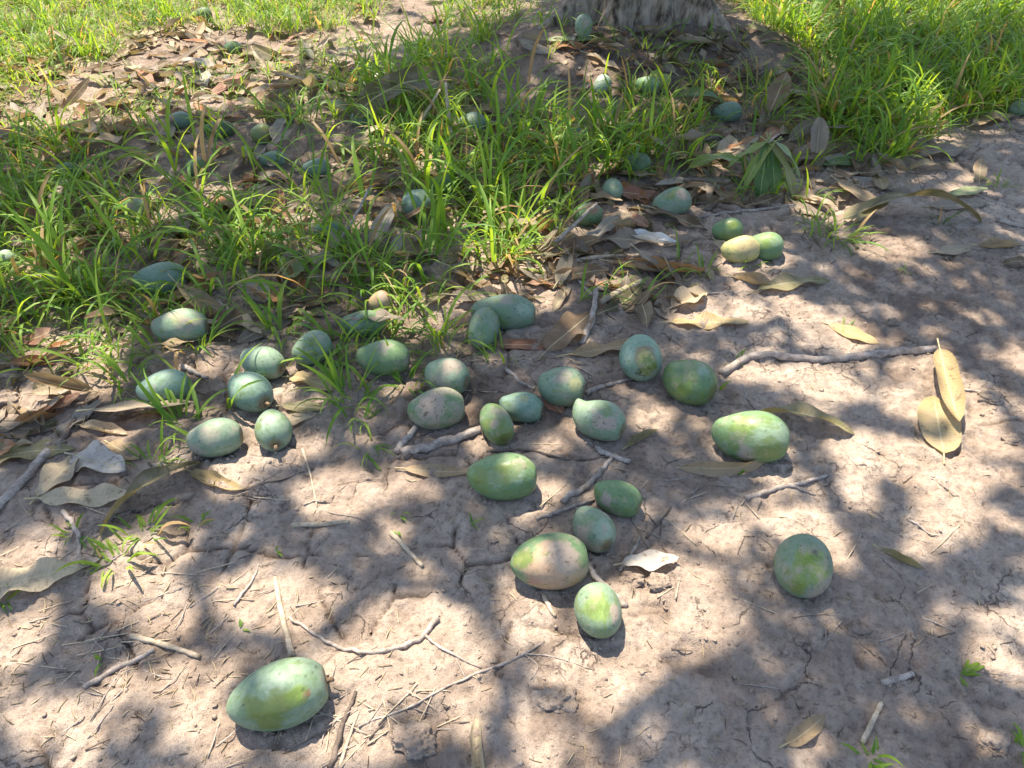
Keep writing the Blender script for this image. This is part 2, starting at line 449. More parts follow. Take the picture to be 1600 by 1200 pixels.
tag(ground, kind='structure')
ZG = Z.reshape(nY, nX)
def HG(px, py):                                       # height of the finished ground sheet
    i = int(np.clip(np.searchsorted(gx, px) - 1, 0, nX - 2)); j = int(np.clip(np.searchsorted(gy, py) - 1, 0, nY - 2))
    a = (px - gx[i]) / (gx[i + 1] - gx[i]); b = (py - gy[j]) / (gy[j + 1] - gy[j])
    return float((ZG[j, i] * (1 - a) + ZG[j, i + 1] * a) * (1 - b) + (ZG[j + 1, i] * (1 - a) + ZG[j + 1, i + 1] * a) * b)
def HGv(px, py):
    i = np.clip(np.searchsorted(gx, px) - 1, 0, nX - 2); j = np.clip(np.searchsorted(gy, py) - 1, 0, nY - 2)
    a = (px - gx[i]) / (gx[i + 1] - gx[i]); b = (py - gy[j]) / (gy[j + 1] - gy[j])
    return (ZG[j, i] * (1 - a) + ZG[j, i + 1] * a) * (1 - b) + (ZG[j + 1, i] * (1 - a) + ZG[j + 1, i + 1] * a) * b

def gp(u, v, h=0.0):                                  # from here on: against the finished sheet
    d = ray(u, v); z = h
    for _ in range(4):
        k = (z - CAM_H) / d[2]
        z = HG(d[0] * k, d[1] * k) + h
    k = (z - CAM_H) / d[2]
    return np.array([d[0] * k, d[1] * k, z])

# ------------------------------------------------------------------ the mango tree: trunk with root flare, limbs, leafy crown overhead
def tube(path, radii, sides=7, seed=0, rough=.0, cap=True):
    P = np.asarray(path, float); n = len(P); rd = np.asarray(radii, float)
    T = np.gradient(P, axis=0); T /= np.linalg.norm(T, axis=1)[:, None] + 1e-9
    ref = np.array([0, 0, 1.0]) if abs(T[0, 2]) < .8 else np.array([1.0, 0, 0])
    V = []; r_ = np.random.default_rng(seed)
    N = np.cross(T[0], ref); N /= np.linalg.norm(N)
    for k in range(n):
        N = N - T[k] * np.dot(N, T[k]); N /= np.linalg.norm(N) + 1e-9
        B = np.cross(T[k], N)
        for q in range(sides):
            a = 2 * math.pi * q / sides
            V.append(P[k] + rd[k] * (1 + rough * (r_.random() - .5)) * (math.cos(a) * N + math.sin(a) * B))
    F = []
    for k in range(n - 1):
        for q in range(sides):
            a = k * sides + q; b = k * sides + (q + 1) % sides
            F.append((a, b, b + sides, a + sides))
    V = list(V)
    if cap:
        for k, s in ((0, 1), (n - 1, 0)):
            V.append(P[k]); c = len(V) - 1
            for q in range(0, sides):
                a = k * sides + q; b = k * sides + (q + 1) % sides
                F.append((c, b, a, a) if s else (c, a, b, b))
    return np.array(V), np.array(F)
def mesh_poly(name, V, F, smooth=True):
    m = bpy.data.meshes.new(name)
    m.from_pydata([tuple(v) for v in V], [], [tuple(f) if f[2] != f[3] else tuple(f[:3]) for f in F.tolist()])
    if smooth: m.polygons.foreach_set('use_smooth', np.ones(len(m.polygons), dtype=bool))
    m.update()
    return m
def smooth_path(pts, n):
    pts = np.asarray(pts, float); k = len(pts)
    if k == 2: return pts[0] + (pts[1] - pts[0]) * np.linspace(0, 1, n)[:, None]
    d = np.concatenate([[0], np.cumsum(np.linalg.norm(np.diff(pts, axis=0), axis=1))]); t = np.linspace(0, d[-1], n)
    out = np.stack([np.interp(t, d, pts[:, c]) for c in range(pts.shape[1])], 1)
    o2 = out.copy()
    for _ in range(2):
        o2[1:-1] = .25 * o2[:-2] + .5 * o2[1:-1] + .25 * o2[2:]
    return o2

tree = bpy.data.objects.new('mango_tree', None); COL.objects.link(tree)
tz = Hs(TX, TY)
tree.location = (TX, TY, 0)
tag(tree, 'grey-barked mango tree trunk standing on a soil mound at the top', 'tree')
nr, ns = 70, 110
zz = np.concatenate([np.linspace(-.12, .5, 40), np.linspace(.53, 2.7, nr - 40)])
aa = np.linspace(0, 2 * math.pi, ns, endpoint=False)
ZZ, AA = np.meshgrid(zz, aa, indexing='ij')
lobes = [(R(200), .42, .20), (R(236), .20, .24), (R(325), .46, .20), (R(296), .16, .2), (R(268), .10, .22), (R(20), .22, .25), (R(100), .2, .3), (R(160), .16, .25)]
rad = .160 + .035 * np.exp(-ZZ / .5)
for la, amp, wid in lobes:
    da = (AA - la + math.pi) % (2 * math.pi) - math.pi
    rad = rad + amp * np.exp(-(da / wid) ** 2) * np.exp(-np.maximum(ZZ - tz + .10, 0) / .17)
px_ = np.stack([np.cos(AA).ravel() * .9, np.sin(AA).ravel() * .9, ZZ.ravel() * .5], 1)
fiss = 1 - np.abs(fbm3(px_ * 1.0, 9, 3, 5)).reshape(ZZ.shape) * 2
rad = rad + .010 * fbm3(px_, 3, 3, 9).reshape(ZZ.shape) - .012 * sstep(.70, .98, fiss)
lean = np.stack([.05 * np.sin(ZZ * 1.1), .03 * ZZ], 0)
V = np.stack([np.cos(AA) * rad + lean[0], np.sin(AA) * rad + lean[1], ZZ + 0], -1).reshape(-1, 3)
I = np.arange(nr * ns).reshape(nr, ns)
F = np.stack([I[:-1], np.roll(I, -1, 1)[:-1], np.roll(I, -1, 1)[1:], I[1:]], -1).reshape(-1, 4)
put('trunk', mesh_from('trunk', V, F), M_BARK, tree)
top = np.array([.05 * math.sin(2.7 * 1.1), .081, 2.6])
# sun flecks seen in the photograph: (pixel x, pixel y, half width, half height, height of the thing lit)
LIT = [
 # foreground soil
 (28,866,58,30,0),(10,1005,58,46,0),(238,862,52,26,0),(190,906,46,15,0),(272,954,40,28,0),(395,925,66,42,0),(465,950,50,38,0),(560,985,80,52,0),
 (655,985,95,58,0),(600,1050,85,48,0),(700,1060,70,40,0),(830,975,44,34,0),(1020,950,50,62,0),(930,1052,95,50,0),(985,1010,50,48,0),
 (725,1122,34,24,0),(850,1145,22,34,0),(565,1165,52,34,0),(850,1192,40,20,0),(85,1120,58,20,0),(185,1075,26,18,0),(278,1042,36,12,0),(315,1105,42,27,0),
 (340,1158,46,16,0),(105,1190,30,22,0),(478,1046,34,15,.08),
 (1112,842,50,20,0),(1245,815,54,24,0),(1096,912,40,24,0),(1096,990,42,34,0),(1475,832,54,22,0),(1550,1030,40,24,0),(1303,850,18,20,0),(1590,985,30,14,0),
 # right, on the soil
 (1335,700,38,26,0),(1480,742,76,42,0),(1385,713,42,20,0),(1480,582,30,30,0),(1408,622,38,20,0),(1292,602,60,24,0),(1190,577,64,14,0),(1430,582,36,20,0),
 (1258,488,30,15,0),(1180,488,24,12,0),(1325,520,46,28,0),(1590,568,20,12,0),(1155,657,34,24,.07),(1212,684,22,18,.07),(1570,708,28,12,0),(1500,650,30,30,0),
 (1390,388,40,16,0),(1290,335,46,20,0),(1540,650,26,14,0),(1460,790,40,22,0),(1345,770,24,10,0),(1230,470,20,10,0),
 # middle, on the fruit and between them
 (706,590,18,17,.08),(897,604,17,17,.08),(806,625,20,13,.06),(920,640,17,12,.06),(1015,652,38,18,0),(808,739,15,12,.08),(856,765,16,14,0),(866,697,18,9,0),
 (750,700,18,11,0),(627,608,14,10,0),(638,757,20,12,0),(553,775,32,30,0),(766,447,40,18,0),(850,462,24,26,0),(1042,487,30,14,0),(935,955,40,36,.06),(1150,380,30,18,.06),(1200,372,22,12,.06),(1137,352,18,9,.06),
 (600,480,12,30,.03),(645,505,30,22,0),(700,470,14,10,0),(1085,470,34,22,.02),(1100,500,40,12,0),(960,445,30,10,0),(990,478,24,12,0),
 # left
 (56,530,20,16,.03),(150,548,18,20,.02),(98,612,24,24,0),(8,630,16,18,.02),(247,602,22,10,.06),(280,494,26,9,.07),(402,561,22,15,.07),(398,617,18,15,.06),
 (343,670,26,13,.06),(438,666,14,15,.06),(352,752,32,18,.01),(415,709,34,16,0),(184,690,18,14,0),(503,775,46,34,0),(120,495,36,16,.05),(185,655,24,8,.02),(160,600,20,10,0),(330,575,20,10,0),(455,590,14,12,0),
 # grass, upper half
 (798,335,62,52,.08),(770,395,48,28,.02),(840,400,36,22,0),(668,252,30,18,.03),(395,340,26,26,.06),(455,312,24,18,.05),(1300,322,30,14,0),(1128,225,24,12,.03),(940,130,20,22,.04),
 (1430,172,44,18,.03),(1250,90,48,22,0),(1130,115,10,18,.1),(1215,215,22,12,.03),(1060,160,24,10,.05),(700,300,20,16,.08),(610,455,14,14,.04),(965,275,20,10,.1),(1265,205,16,10,.02),
 (30,400,40,24,.03),(100,365,22,12,.05),(330,300,12,12,.02),(560,300,14,12,.08),(250,320,16,10,.03),(905,275,14,8,.05),(860,180,8,20,.1),(730,180,12,12,.06),(590,130,22,12,.03),(405,170,12,18,.02),
 (520,220,18,10,.08),(590,215,22,8,.04),(1335,235,18,8,.03),(1355,395,26,10,0),(1500,300,20,8,0),(1180,60,26,14,0),
]
LITPOLY = [([(-400,250),(120,215),(270,188),(340,188),(430,150),(500,118),(570,108),(640,72),(720,66),(850,34),(870,-300),(-400,-300)], .96),
           ([(1090,-300),(1120,10),(1190,58),(1290,95),(1330,60),(1480,84),(1700,110),(2000,-300)], .90)]
_le = []
def add_lit(u, v, rx, ry, h):
    p = plane_pt(u, v, h)
    k = p[2] / SUN[2]
    c = np.array([p[0] - SUN[0] * k, p[1] - SUN[1] * k])
    m_ = mpp(p)
    d = ray(u, v); fs = abs(d[2]) / np.linalg.norm(d)
    _le.append((c[0], c[1], max(rx * m_ * .82, .020), max(ry * m_ / fs * .82, .020)))
for e in LIT: add_lit(*e)
for _ in range(45):                                   # loose flecks through the grass and beside the frame
    add_lit(random.uniform(-100, 1700), random.uniform(90, 430), random.uniform(6, 15), random.uniform(5, 10), .04)
for _ in range(60):
    u = random.choice([random.uniform(-700, -60), random.uniform(1660, 2300)])
    add_lit(u, random.uniform(200, 1200), random.uniform(15, 60), random.uniform(10, 40), 0)
LE = np.array(_le)
def in_poly(u, v, poly):
    c = np.zeros(u.shape, bool); n = len(poly)
    for a in range(n):
        x1, y1 = poly[a]; x2, y2 = poly[(a + 1) % n]
        if y1 == y2: continue
        hit = ((y1 > v) != (y2 > v)) & (u < (x2 - x1) * (v - y1) / (y2 - y1) + x1)
        c ^= hit
    return c
POLYG = []
for poly, pr in LITPOLY:                              # clip to below the horizon, then to ground coordinates
    POLYG.append((np.array([plane_pt(u, max(v, -300), 0)[:2] for u, v in poly]), pr))
def lit_at(qx, qy):
    out = np.zeros(qx.shape, bool)
    for cx, cy, rx, ry in LE:
        out |= ((qx - cx) / rx) ** 2 + ((qy - cy) / ry) ** 2 < 1
    return out
CELL = .022; GX0, GY0 = -3.8, -.9; GNX, GNY = int(7.8 / CELL), int(7.4 / CELL)
cover = np.zeros((GNX, GNY), np.int16)
SHX, SHY = SUN[0] / SUN[2], SUN[1] / SUN[2]
def crown_leaves(N, size, seed, want):
    """leaves at random through the crown's depth; one is kept where the crown is still thin and no sun gap would close"""
    g = np.random.default_rng(seed)
    h = 3.0 + 1.3 * g.random(N) ** 1.2
    px = g.uniform(-3.6, 3.8, N); py = g.uniform(-.7, 6.3, N)
    cx = px + SHX * h; cy = py + SHY * h
    ctr = np.stack([cx, cy, h], 1)
    keep = ((cx + .45) / 3.8) ** 2 + ((cy - 3.65) / 3.15) ** 2 < 1 + .25 * fbm2(cx, cy, 1.2, 2, 8)
    az = g.uniform(0, 2 * math.pi, N); dr = g.uniform(-.75, .15, N); rl = g.uniform(-.6, .6, N)
    L = size * g.uniform(.13, .20, N); W = L * g.uniform(.26, .33, N)
    d = np.stack([np.cos(az) * np.cos(dr), np.sin(az) * np.cos(dr), np.sin(dr)], 1)
    sd = np.stack([-np.sin(az), np.cos(az), np.zeros(N)], 1); nn = np.cross(d, sd)
    sd2 = sd * np.cos(rl)[:, None] + nn * np.sin(rl)[:, None]; nn2 = np.cross(d, sd2)
    cells = []
    for s in (0, .2, .4, .6, .8, 1):
        q = ctr + d * ((s - .5) * L)[:, None]
        for t in (-.42, .0, .42):
            qq = q + sd2 * (t * W * (1 - abs(s - .5) * 1.2))[:, None]
            gx_ = qq[:, 0] - SHX * qq[:, 2]; gy_ = qq[:, 1] - SHY * qq[:, 2]
            keep &= ~lit_at(gx_, gy_)
            cells.append((np.clip(((gx_ - GX0) / CELL).astype(int), 0, GNX - 1), np.clip(((gy_ - GY0) / CELL).astype(int), 0, GNY - 1)))
    u = g.random(N)
    qx = ctr[:, 0] - SHX * ctr[:, 2]; qy = ctr[:, 1] - SHY * ctr[:, 2]
    for poly, pr in POLYG:
        keep &= ~(in_poly(qx, qy, poly.tolist()) & (u < pr))
    ci = np.stack([c[0] for c in cells], 1); cj = np.stack([c[1] for c in cells], 1)
    idx = np.nonzero(keep)[0]; kept = []
    for blk in np.array_split(idx, max(1, len(idx) // 250)):
        need = (cover[ci[blk], cj[blk]] < want).sum(1) >= 5
        b_ = blk[need]; kept.append(b_)
        np.add.at(cover, (ci[b_], cj[b_]), 1)
    keep = np.concatenate(kept)
    ctr, d, sd2, nn2, L, W = ctr[keep], d[keep], sd2[keep], nn2[keep], L[keep], W[keep]
    n = len(L); rows = [(0, .12), (.3, .9), (.68, .85), (1, .05)]
    V = []; U = []
    for s, w in rows:
        bendz = -.25 * (s - .3) ** 2
        for t in (-1, 0, 1):
            V.append(ctr + d * ((s - .5) * L)[:, None] + sd2 * (t * w * W * .5)[:, None] + nn2 * ((bendz * L) + abs(t) * w * W * .12)[:, None])
            U.append(np.tile([s, (t + 1) / 2], (n, 1)))
    V = np.stack(V, 1).reshape(-1, 3); U = np.stack(U, 1).reshape(-1, 2)
    q = []
    for r in range(3):
        for c in range(2): q.append((r * 3 + c, r * 3 + c + 1, r * 3 + c + 4, r * 3 + c + 3))
    F = (np.array(q)[None] + (np.arange(n) * 12)[:, None, None]).reshape(-1, 4)
    tint = g.random(n)[:, None]
    C = np.repeat(np.array([.035, .085, .022]) * (1 - tint) + np.array([.075, .135, .03]) * tint, 12, 0)
    return V, F, U, C
bag = Bag()
for N, sz, sd_, want in ((26000, 1.0, 1, 3), (26000, .75, 2, 3), (30000, .5, 3, 3), (30000, .36, 4, 3)):
    bag.add(*crown_leaves(N, sz, sd_, want))
crown_mesh = bag.mesh('crown'); crown_mesh.transform(Matrix.Translation((-TX, -TY, 0)))
tag(put('crown', crown_mesh, M_CROWN, tree), kind='stuff')
print('crown tris', len(crown_mesh.polygons) * 2)
# limbs and thin branches: each takes the course that keeps clear of the crown's sun gaps
def shade_cost(P):
    W_ = np.asarray(P) + [TX, TY, 0]
    return lit_at(W_[:, 0] - SHX * W_[:, 2], W_[:, 1] - SHY * W_[:, 2]).sum()
def best(make, tries):
    c_ = [make() for _ in range(tries)]
    return min(c_, key=lambda q: shade_cost(q[0]))
random.seed(11)
tips = []
for k in range(8):
    def mk():
        a = 2 * math.pi * k / 8 + .3 + random.uniform(-.35, .35); ln = 1.3 + .8 * random.random()
        st = top + np.array([0, 0, -.45 * random.random()])
        en = np.array([math.cos(a) * ln - .45, math.sin(a) * ln * .95 + .15, 3.4 + .6 * random.random()])
        return smooth_path([st, st * .45 + en * .55 + np.array([0, 0, .18]), en], 14), en
    pth, en = best(mk, 24)
    V, F = tube(pth, np.linspace(.085, .022, 14), 9, k, .1)
    put('limb', mesh_poly('limb', V, F), M_BARK, tree)
    tips.append((pth[7], en))
for k, (md, en) in enumerate(tips):
    for j in range(3):
        def mk():
            a = random.uniform(0, 6.28); r_ = random.uniform(.35, .9); e2 = en + np.array([math.cos(a) * r_, math.sin(a) * r_, random.uniform(-.1, .5)])
            return smooth_path([en * .7 + md * .3, (en + e2) / 2 + [0, 0, .1], e2], 9), e2
        pth, e2 = best(mk, 30)
        V, F = tube(pth, np.linspace(.020, .005, 9), 6, j, .1)
        put('branch', mesh_poly('branch', V, F), M_BARK, tree)
random.seed(12)

# ------------------------------------------------------------------ fallen mangoes
TEAL = np.array([.208, .285, .195]); GREEN = np.array([.130, .215, .095]); BLUE = np.array([.172, .258, .195]); PALE = np.array([.32, .41, .31])
OLIVE = np.array([.190, .225, .060]); DUST = np.array([.37, .30, .25]); YEL = np.array([.50, .44, .17]); BROWN = np.array([.26, .155, .075])
BLACK = np.array([.03, .025, .018]); REDB = np.array([.34, .12, .09]); BEIGE = np.array([.43, .30, .20]); LIME = np.array([.235, .335, .055])
PATCH = {'o': OLIVE, 'd': DUST, 'y': YEL, 'b': BROWN, 'k': BLACK, 'r': REDB, 'e': BEIGE, 'l': LIME, 'p': PALE, 'g': GREEN}
RIGHT = np.array([1.0, 0, 0]); UPS = np.array([0, math.sin(PITCH), math.cos(PITCH)]); TOC = np.array([0, -math.cos(PITCH), math.sin(PITCH)])
MANGOES = []
def mango(u, v, Lp, Wp, az, tilt=0, tone=TEAL, wear=.35, dust=.15, patches=(), stem=0, beak=.35, roll=0, ref='', label='', lift=0.0, sag=.009):
    k = len(MANGOES)
    big = Lp > 55
    nl, na = (58, 76) if big else (30, 40)
    p0 = gp(u, v, .04); m_ = mpp(p0)
    L, W = Lp * m_, Wp * m_
    t = np.linspace(0, 1, nl); t = .5 - .5 * np.cos(math.pi * t)        # 0 stem end, 1 beak end
    pr = (4 * t * (1 - t)) ** (.50 + .10 * beak * t) * (1 + .10 * (1 - 2 * t))
    pr = pr / pr.max()
    ph = np.linspace(0, 2 * math.pi, na, endpoint=False)
    Tm, Pm = np.meshgrid(t, ph, indexing='ij'); Rm = np.repeat(pr[:, None], na, 1)
    xx = L * (.5 - Tm)
    # flattened cheeks, one fuller side (ventral) and a small beak near the tip
    yy = Rm * W * .5 * np.cos(Pm) * .95
    zz_ = Rm * W * .5 * np.sin(Pm) * (1 + .07 * np.sin(Pm) * np.sin(math.pi * Tm))
    zz_ = zz_ - W * .06 * np.sin(math.pi * Tm) * 0 + W * .03 * np.sin(2 * math.pi * Tm)
    bk = np.exp(-((Tm - .93) / .07) ** 2) * np.clip(np.sin(Pm), 0, 1) ** 2
    xx = xx - L * .05 * beak * bk; zz_ = zz_ + W * .10 * beak * bk
    dim = np.exp(-(Tm / .035) ** 2)                                      # stem dimple
    xx = xx - L * .035 * dim
    Vl = np.stack([xx, yy, zz_], -1).reshape(-1, 3)
    ln = fbm3(Vl * 14 + k * 5.3, 1.0, 2, 7)
    Vl = Vl * (1 + .02 * ln)[:, None]
    rot = Euler((R(roll), 0, 0)).to_matrix()
    rot = (Matrix.Rotation(R(az), 3, 'Z') @ Matrix.Rotation(-R(tilt), 3, 'Y')) @ rot
    Rm3 = np.array(rot)
    Vw = Vl @ Rm3.T
    # skin colour in the fruit's own coordinates
    nrm = Vw / (np.linalg.norm(Vw * [1, 1, 1], axis=1)[:, None] + 1e-9)
    Cn = Vl / np.array([L, W, W])
    nz = fbm3(Cn + k * 3.1, 3.2, 4, 20 + k); n2 = fbm3(Cn + k * 1.7, 7.5, 4, 40 + k); n3 = fbm3(Cn + k, 20, 3, 60 + k)
    streak = fbm3(Cn * [1, 3.0, 3.0] + k, 3.4, 3, 90 + k)
    col = tone[None] * (1 + .10 * n2)[:, None]
    col = col * (1 - .35 * sstep(.0, .5, -nz)[:, None]) + GREEN[None] * (.35 * sstep(.0, .5, -nz))[:, None]
    rgh = np.full(len(Vl), .58)
    def lay(c, mk):
        nonlocal col
        col = col * (1 - mk)[:, None] + np.asarray(c)[None] * mk[:, None]
    lay(PALE, .22 * sstep(.1, .6, nz + .4 * n2))
    lay(GREEN * .9, .45 * sstep(.12, .45, n2 + .6 * n3))
    wm = np.clip(-.22 + wear * 1.1 + .5 * nz + .35 * streak, 0, 1.2)
    dm_ = np.clip(-.12 + dust * 1.15 + .65 * fbm3(Cn + 9 + k, 2.6, 3, 120 + k), 0, 1.2)
    for (typ, sx, sy, rad_, am) in patches:
        sz_ = math.sqrt(max(0, 1 - sx * sx - sy * sy))
        dv = sx * RIGHT + sy * UPS + sz_ * TOC
        dd = np.linalg.norm(nrm - dv[None], axis=1) / rad_
        mk = am * (1 - sstep(.55, 1.15, dd + .45 * n2 + .25 * n3))
        if typ == 'k': mk = mk * sstep(.05, .35, n3 + .3 * n2)
        lay(PATCH[typ], mk)
        rgh = rgh + (.25 if typ in 'de' else -.08) * mk
        if typ == 'd': dm_ = np.clip(dm_ + .6 * mk, 0, 1.4)
        if typ in 'ol': wm = np.clip(wm + .5 * mk, 0, 1.4)
        if typ in 'ey': wm = wm * (1 - .8 * mk)
    lay(BLACK, .55 * sstep(.52, .60, fbm3(Cn + 4 + k, 16, 2, 160 + k)))
    lay(BROWN * .6, .8 * dim.ravel())
    lay(DUST * .8, .6 * sstep(-.80, -.97, nrm[:, 2]))                    # soil stuck under the fruit
    I = np.arange(nl * na).reshape(nl, na)
    F = np.stack([I[:-1], I[1:], np.roll(I, -1, 1)[1:], np.roll(I, -1, 1)[:-1]], -1).reshape(-1, 4)
    me = mesh_from('mango', Vl, F, cols={'Col': np.clip(col * .88, .01, .9)}, attrs={'rough': np.clip(rgh, .2, .95), 'worn': wm, 'scuff': dm_})
    zmin = Vw[:, 2].min()
    hc = -zmin - sag + lift
    p = gp(u, v, hc)
    o = put('mango', me, M_MANGO)
    z = HG(p[0], p[1]) + hc
    p = plane_pt(u, v, z)
    o.location = p
    o.rotation_euler = rot.to_euler()
    tag(o, label, 'mango', 'fallen mangoes')
    if stem:
        ln_ = stem * .011
        q0 = np.array([L * .5 - L * .045, 0, 0]); q1 = q0 + np.array([ln_ + .006, .001, .002])
        Vt, Ft = tube([q0, (q0 + q1) / 2, q1], [.0044, .0036, .0042], 8, k, .3)
        put('stem_stub', mesh_poly('stem_stub', Vt, Ft), M_STALK, o)
    MANGOES.append(dict(o=o, u=u, v=v, ref=ref, p=p, r=max(L, W) / 2, w=W / 2, L=L, az=az))
    return o
m = mango
# bare soil in front
m(437,1086,160,108,18,0,TEAL*1.08,.22,.05,[('o',.25,.12,.48,.95),('o',-.38,-.05,.42,.95),('o',-.05,-.45,.42,.9),('p',.1,.62,.40,.5),('l',.62,.25,.28,.9),('b',.78,.25,.10,1),('k',.70,.28,.22,.9)],.4,.2,20,'the mango nearest the camera','blue-green mango streaked olive, largest and nearest, at lower left on bare soil')
m(935,955,88,78,105,-8,TEAL*1.05,.3,.05,[('l',-.15,.4,.7,.75),('d',.62,.15,.36,.8),('g',.1,-.6,.4,.6)],0,.1,0,'the sunlit upright mango','upright pale green mango in full sun, in front of the beige rotting one')
m(860,877,126,92,6,0,GREEN*1.1,.2,.25,[('e',.0,.05,1.0,1.0),('e',-.1,-.5,.9,1.0),('e',.4,-.3,.7,.9),('o',-.80,.28,.34,1),('g',.75,.5,.5,.9),('d',.25,.35,.55,.9),('r',-.55,-.5,.25,.4),('k',.08,.35,.34,.9),('b',-.02,.0,.2,.5)],0,.3,40,'the beige rotting mango','large mango with a big beige rotting patch facing the camera')
m(927,826,84,66,-62,0,TEAL*.95,.25,.35,[('g',-.35,.3,.6,.8),('d',-.65,-.1,.5,.8),('b',.25,-.62,.12,1),('p',.3,.1,.5,.6)],0,.2,0,'the mango behind the beige rotting one','small dusty blue-green mango touching the beige rotting one from behind')
m(965,778,82,58,-32,0,GREEN*1.1,.3,.15,[('d',-.75,.0,.45,.9),('g',.2,-.1,.7,.8)],0,.35,10,'the small smooth green mango','small smooth green mango with a dusty left end beside a grey twig')
m(786,745,114,78,-3,0,GREEN*1.25,.5,.12,[('o',.0,.25,.5,.7),('o',-.75,.1,.35,.8),('p',-.35,.0,.4,.5),('d',.55,.5,.3,.6),('p',.45,.2,.35,.6)],0,.5,10,'the large green mango in the middle','large green mango with olive streaks lying crosswise in the middle of the bare soil')
m(1255,887,102,92,75,-22,TEAL*.85,.4,.2,[('l',.0,.45,.62,1),('l',-.3,.05,.45,1),('o',-.55,-.45,.30,.9),('o',-.8,.0,.2,.8),('d',.4,-.55,.6,.85),('l',.15,.1,.55,.9),('k',.1,.65,.42,1),('k',.6,.4,.25,1)],0,.1,0,'the lone mango at right','lone round mango with lime-green smears and dark specks on the bare soil at right')
m(1173,683,122,84,-14,0,GREEN*1.25,.45,.15,[('l',-.5,.45,.5,.7),('p',.0,.0,.5,.6),('o',.35,-.35,.55,.6),('d',-.4,-.65,.5,.8),('p',.6,.2,.4,.6)],0,.5,0,'the sunlit mango on a curled leaf','big sunlit green mango lying on a curled olive-brown leaf at right')
# row in the middle
m(935,657,92,64,-33,0,TEAL*1.0,.3,.25,[('d',-.05,-.05,.45,1),('d',.35,-.1,.35,.9),('g',-.3,.0,.25,.8),('p',-.5,.45,.4,.5)],0,1.15,-30,'the nippled mango','pale teal mango with a nipple-like tip and scabby side')
m(878,605,78,66,-18,0,TEAL*.92,.25,.2,[('d',-.1,.5,.5,.6),('y',.55,.1,.4,.5)],0,.3,0,'the mango on a red-brown leaf tip','grey-green mango with a sunlit right side above a red-brown leaf tip')
m(815,637,74,50,-16,0,BLUE*1.15,.25,.05,[('p',-.25,.4,.5,.5),('y',.1,.55,.3,.5)],0,.4,0,'the smooth egg-shaped mango','smooth egg-shaped blue-green mango with a sunlit top, beside a narrow scarred one')
m(775,661,84,52,-66,0,GREEN*1.05,.5,.3,[('d',-.1,.0,.28,1),('o',.3,-.5,.5,.9),('b',.1,-.4,.18,.7),('o',-.5,.0,.4,.7)],0,1.0,180,'the narrow scarred mango','narrow olive-green mango with a square pink scar, its tip pointing at the camera')
m(683,640,94,68,8,0,GREEN*1.0,.3,.6,[('d',-.2,.2,.75,.9),('g',.55,-.1,.4,.8),('b',-.1,-.75,.3,.6)],0,.3,0,'the dusty mango by the thick stick','dusty pinkish-grey mango lying above the end of a thick grey stick')
m(698,589,76,62,-25,0,TEAL*.95,.25,.25,[('d',.3,.55,.5,.7),('p',.1,.0,.35,.5)],0,.2,0,'the mango behind the dusty one','mango with a bright sun spot, tucked behind the dusty pinkish-grey one')
m(600,560,88,58,-5,0,GREEN*1.05,.3,.2,[('d',.0,.5,.5,.6),('g',-.5,.2,.5,.7)],0,.4,0,'the mango at the grass edge','dull green mango with a dusty top at the grass edge')
m(1002,562,80,70,96,-24,BLUE*1.3,.2,.1,[('b',.0,.1,.62,.75),('y',.05,.0,.40,.95),('o',.1,-.3,.5,.8),('k',.0,-.5,.4,.9),('p',-.75,.2,.45,.9)],0,.1,0,'the mango with a ringed brown patch','round bluish mango seen end-on with a yellow-brown ringed patch')
m(1077,597,90,72,-42,0,GREEN*.9,.55,.15,[('l',-.5,-.2,.5,.7),('p',.2,.45,.4,.7),('g',.4,-.3,.6,.7)],0,.2,0,'the dark green mango right of the ringed one','dark glossy green mango right of the bluish one with the ringed patch')
# cluster at left
m(427,671,78,60,-72,0,TEAL*1.1,.3,.1,[('p',.1,.3,.5,.6),('b',-.4,.55,.14,.7),('o',-.5,.2,.3,.6)],.9,.1,0,'the mango with its stem towards the camera','pale mango with its stem stub pointing at the camera, rightmost of the left cluster')
m(337,685,88,62,10,0,TEAL*1.0,.12,.15,[('d',.0,.2,.6,.4),('d',-.6,-.5,.4,.6)],0,.2,0,'the frontmost mango of the left cluster','matt grey-green mango lying crosswise, frontmost of the left cluster')
m(390,612,86,64,-40,0,BLUE*1.2,.12,.05,[('p',.1,.3,.4,.5)],.9,.1,0,'the middle mango of the left cluster','smooth blue-green mango with a pale stem stub, in the middle of the left cluster')
m(410,567,80,54,-24,0,TEAL*1.1,.12,.05,[('p',-.4,.4,.5,.6)],.3,.1,0,'the rear mango of the left cluster','smooth teal mango with a dark stem scar, at the back of the left cluster')
m(257,606,84,54,18,0,BLUE*1.25,.1,.05,[('p',-.3,.4,.4,.4)],0,.3,0,'the mango behind the long brown leaf','blue-green mango half hidden behind a long brown leaf at left')
m(488,545,66,52,35,0,TEAL*.95,.3,.1,[('o',.3,.4,.3,.6)],0,.1,0,'the mango beside the left cluster','green mango in grass, right of the rear mango of the left cluster')
m(282,511,90,56,4,0,TEAL*1.05,.25,.2,[('y',.2,.35,.4,.4),('d',.6,.0,.4,.5)],0,.3,0,'the sun-striped mango in the grass','long pale mango with sunlit top lying in the grass above the left cluster')
m(253,437,88,52,8,0,BLUE*.95,.1,.05,[],0,.2,0,'the teal mango under the rust-brown leaf','dark teal mango in the grass left of a twisted rust-brown leaf')
m(788,489,106,58,-8,0,TEAL*.85,.35,.15,[('g',-.2,-.3,.6,.7),('d',.1,.6,.4,.5),('p',.75,.1,.3,.5)],0,.1,0,'the long hooked mango','long dull green mango of the hooked pair, lying crosswise behind the other')
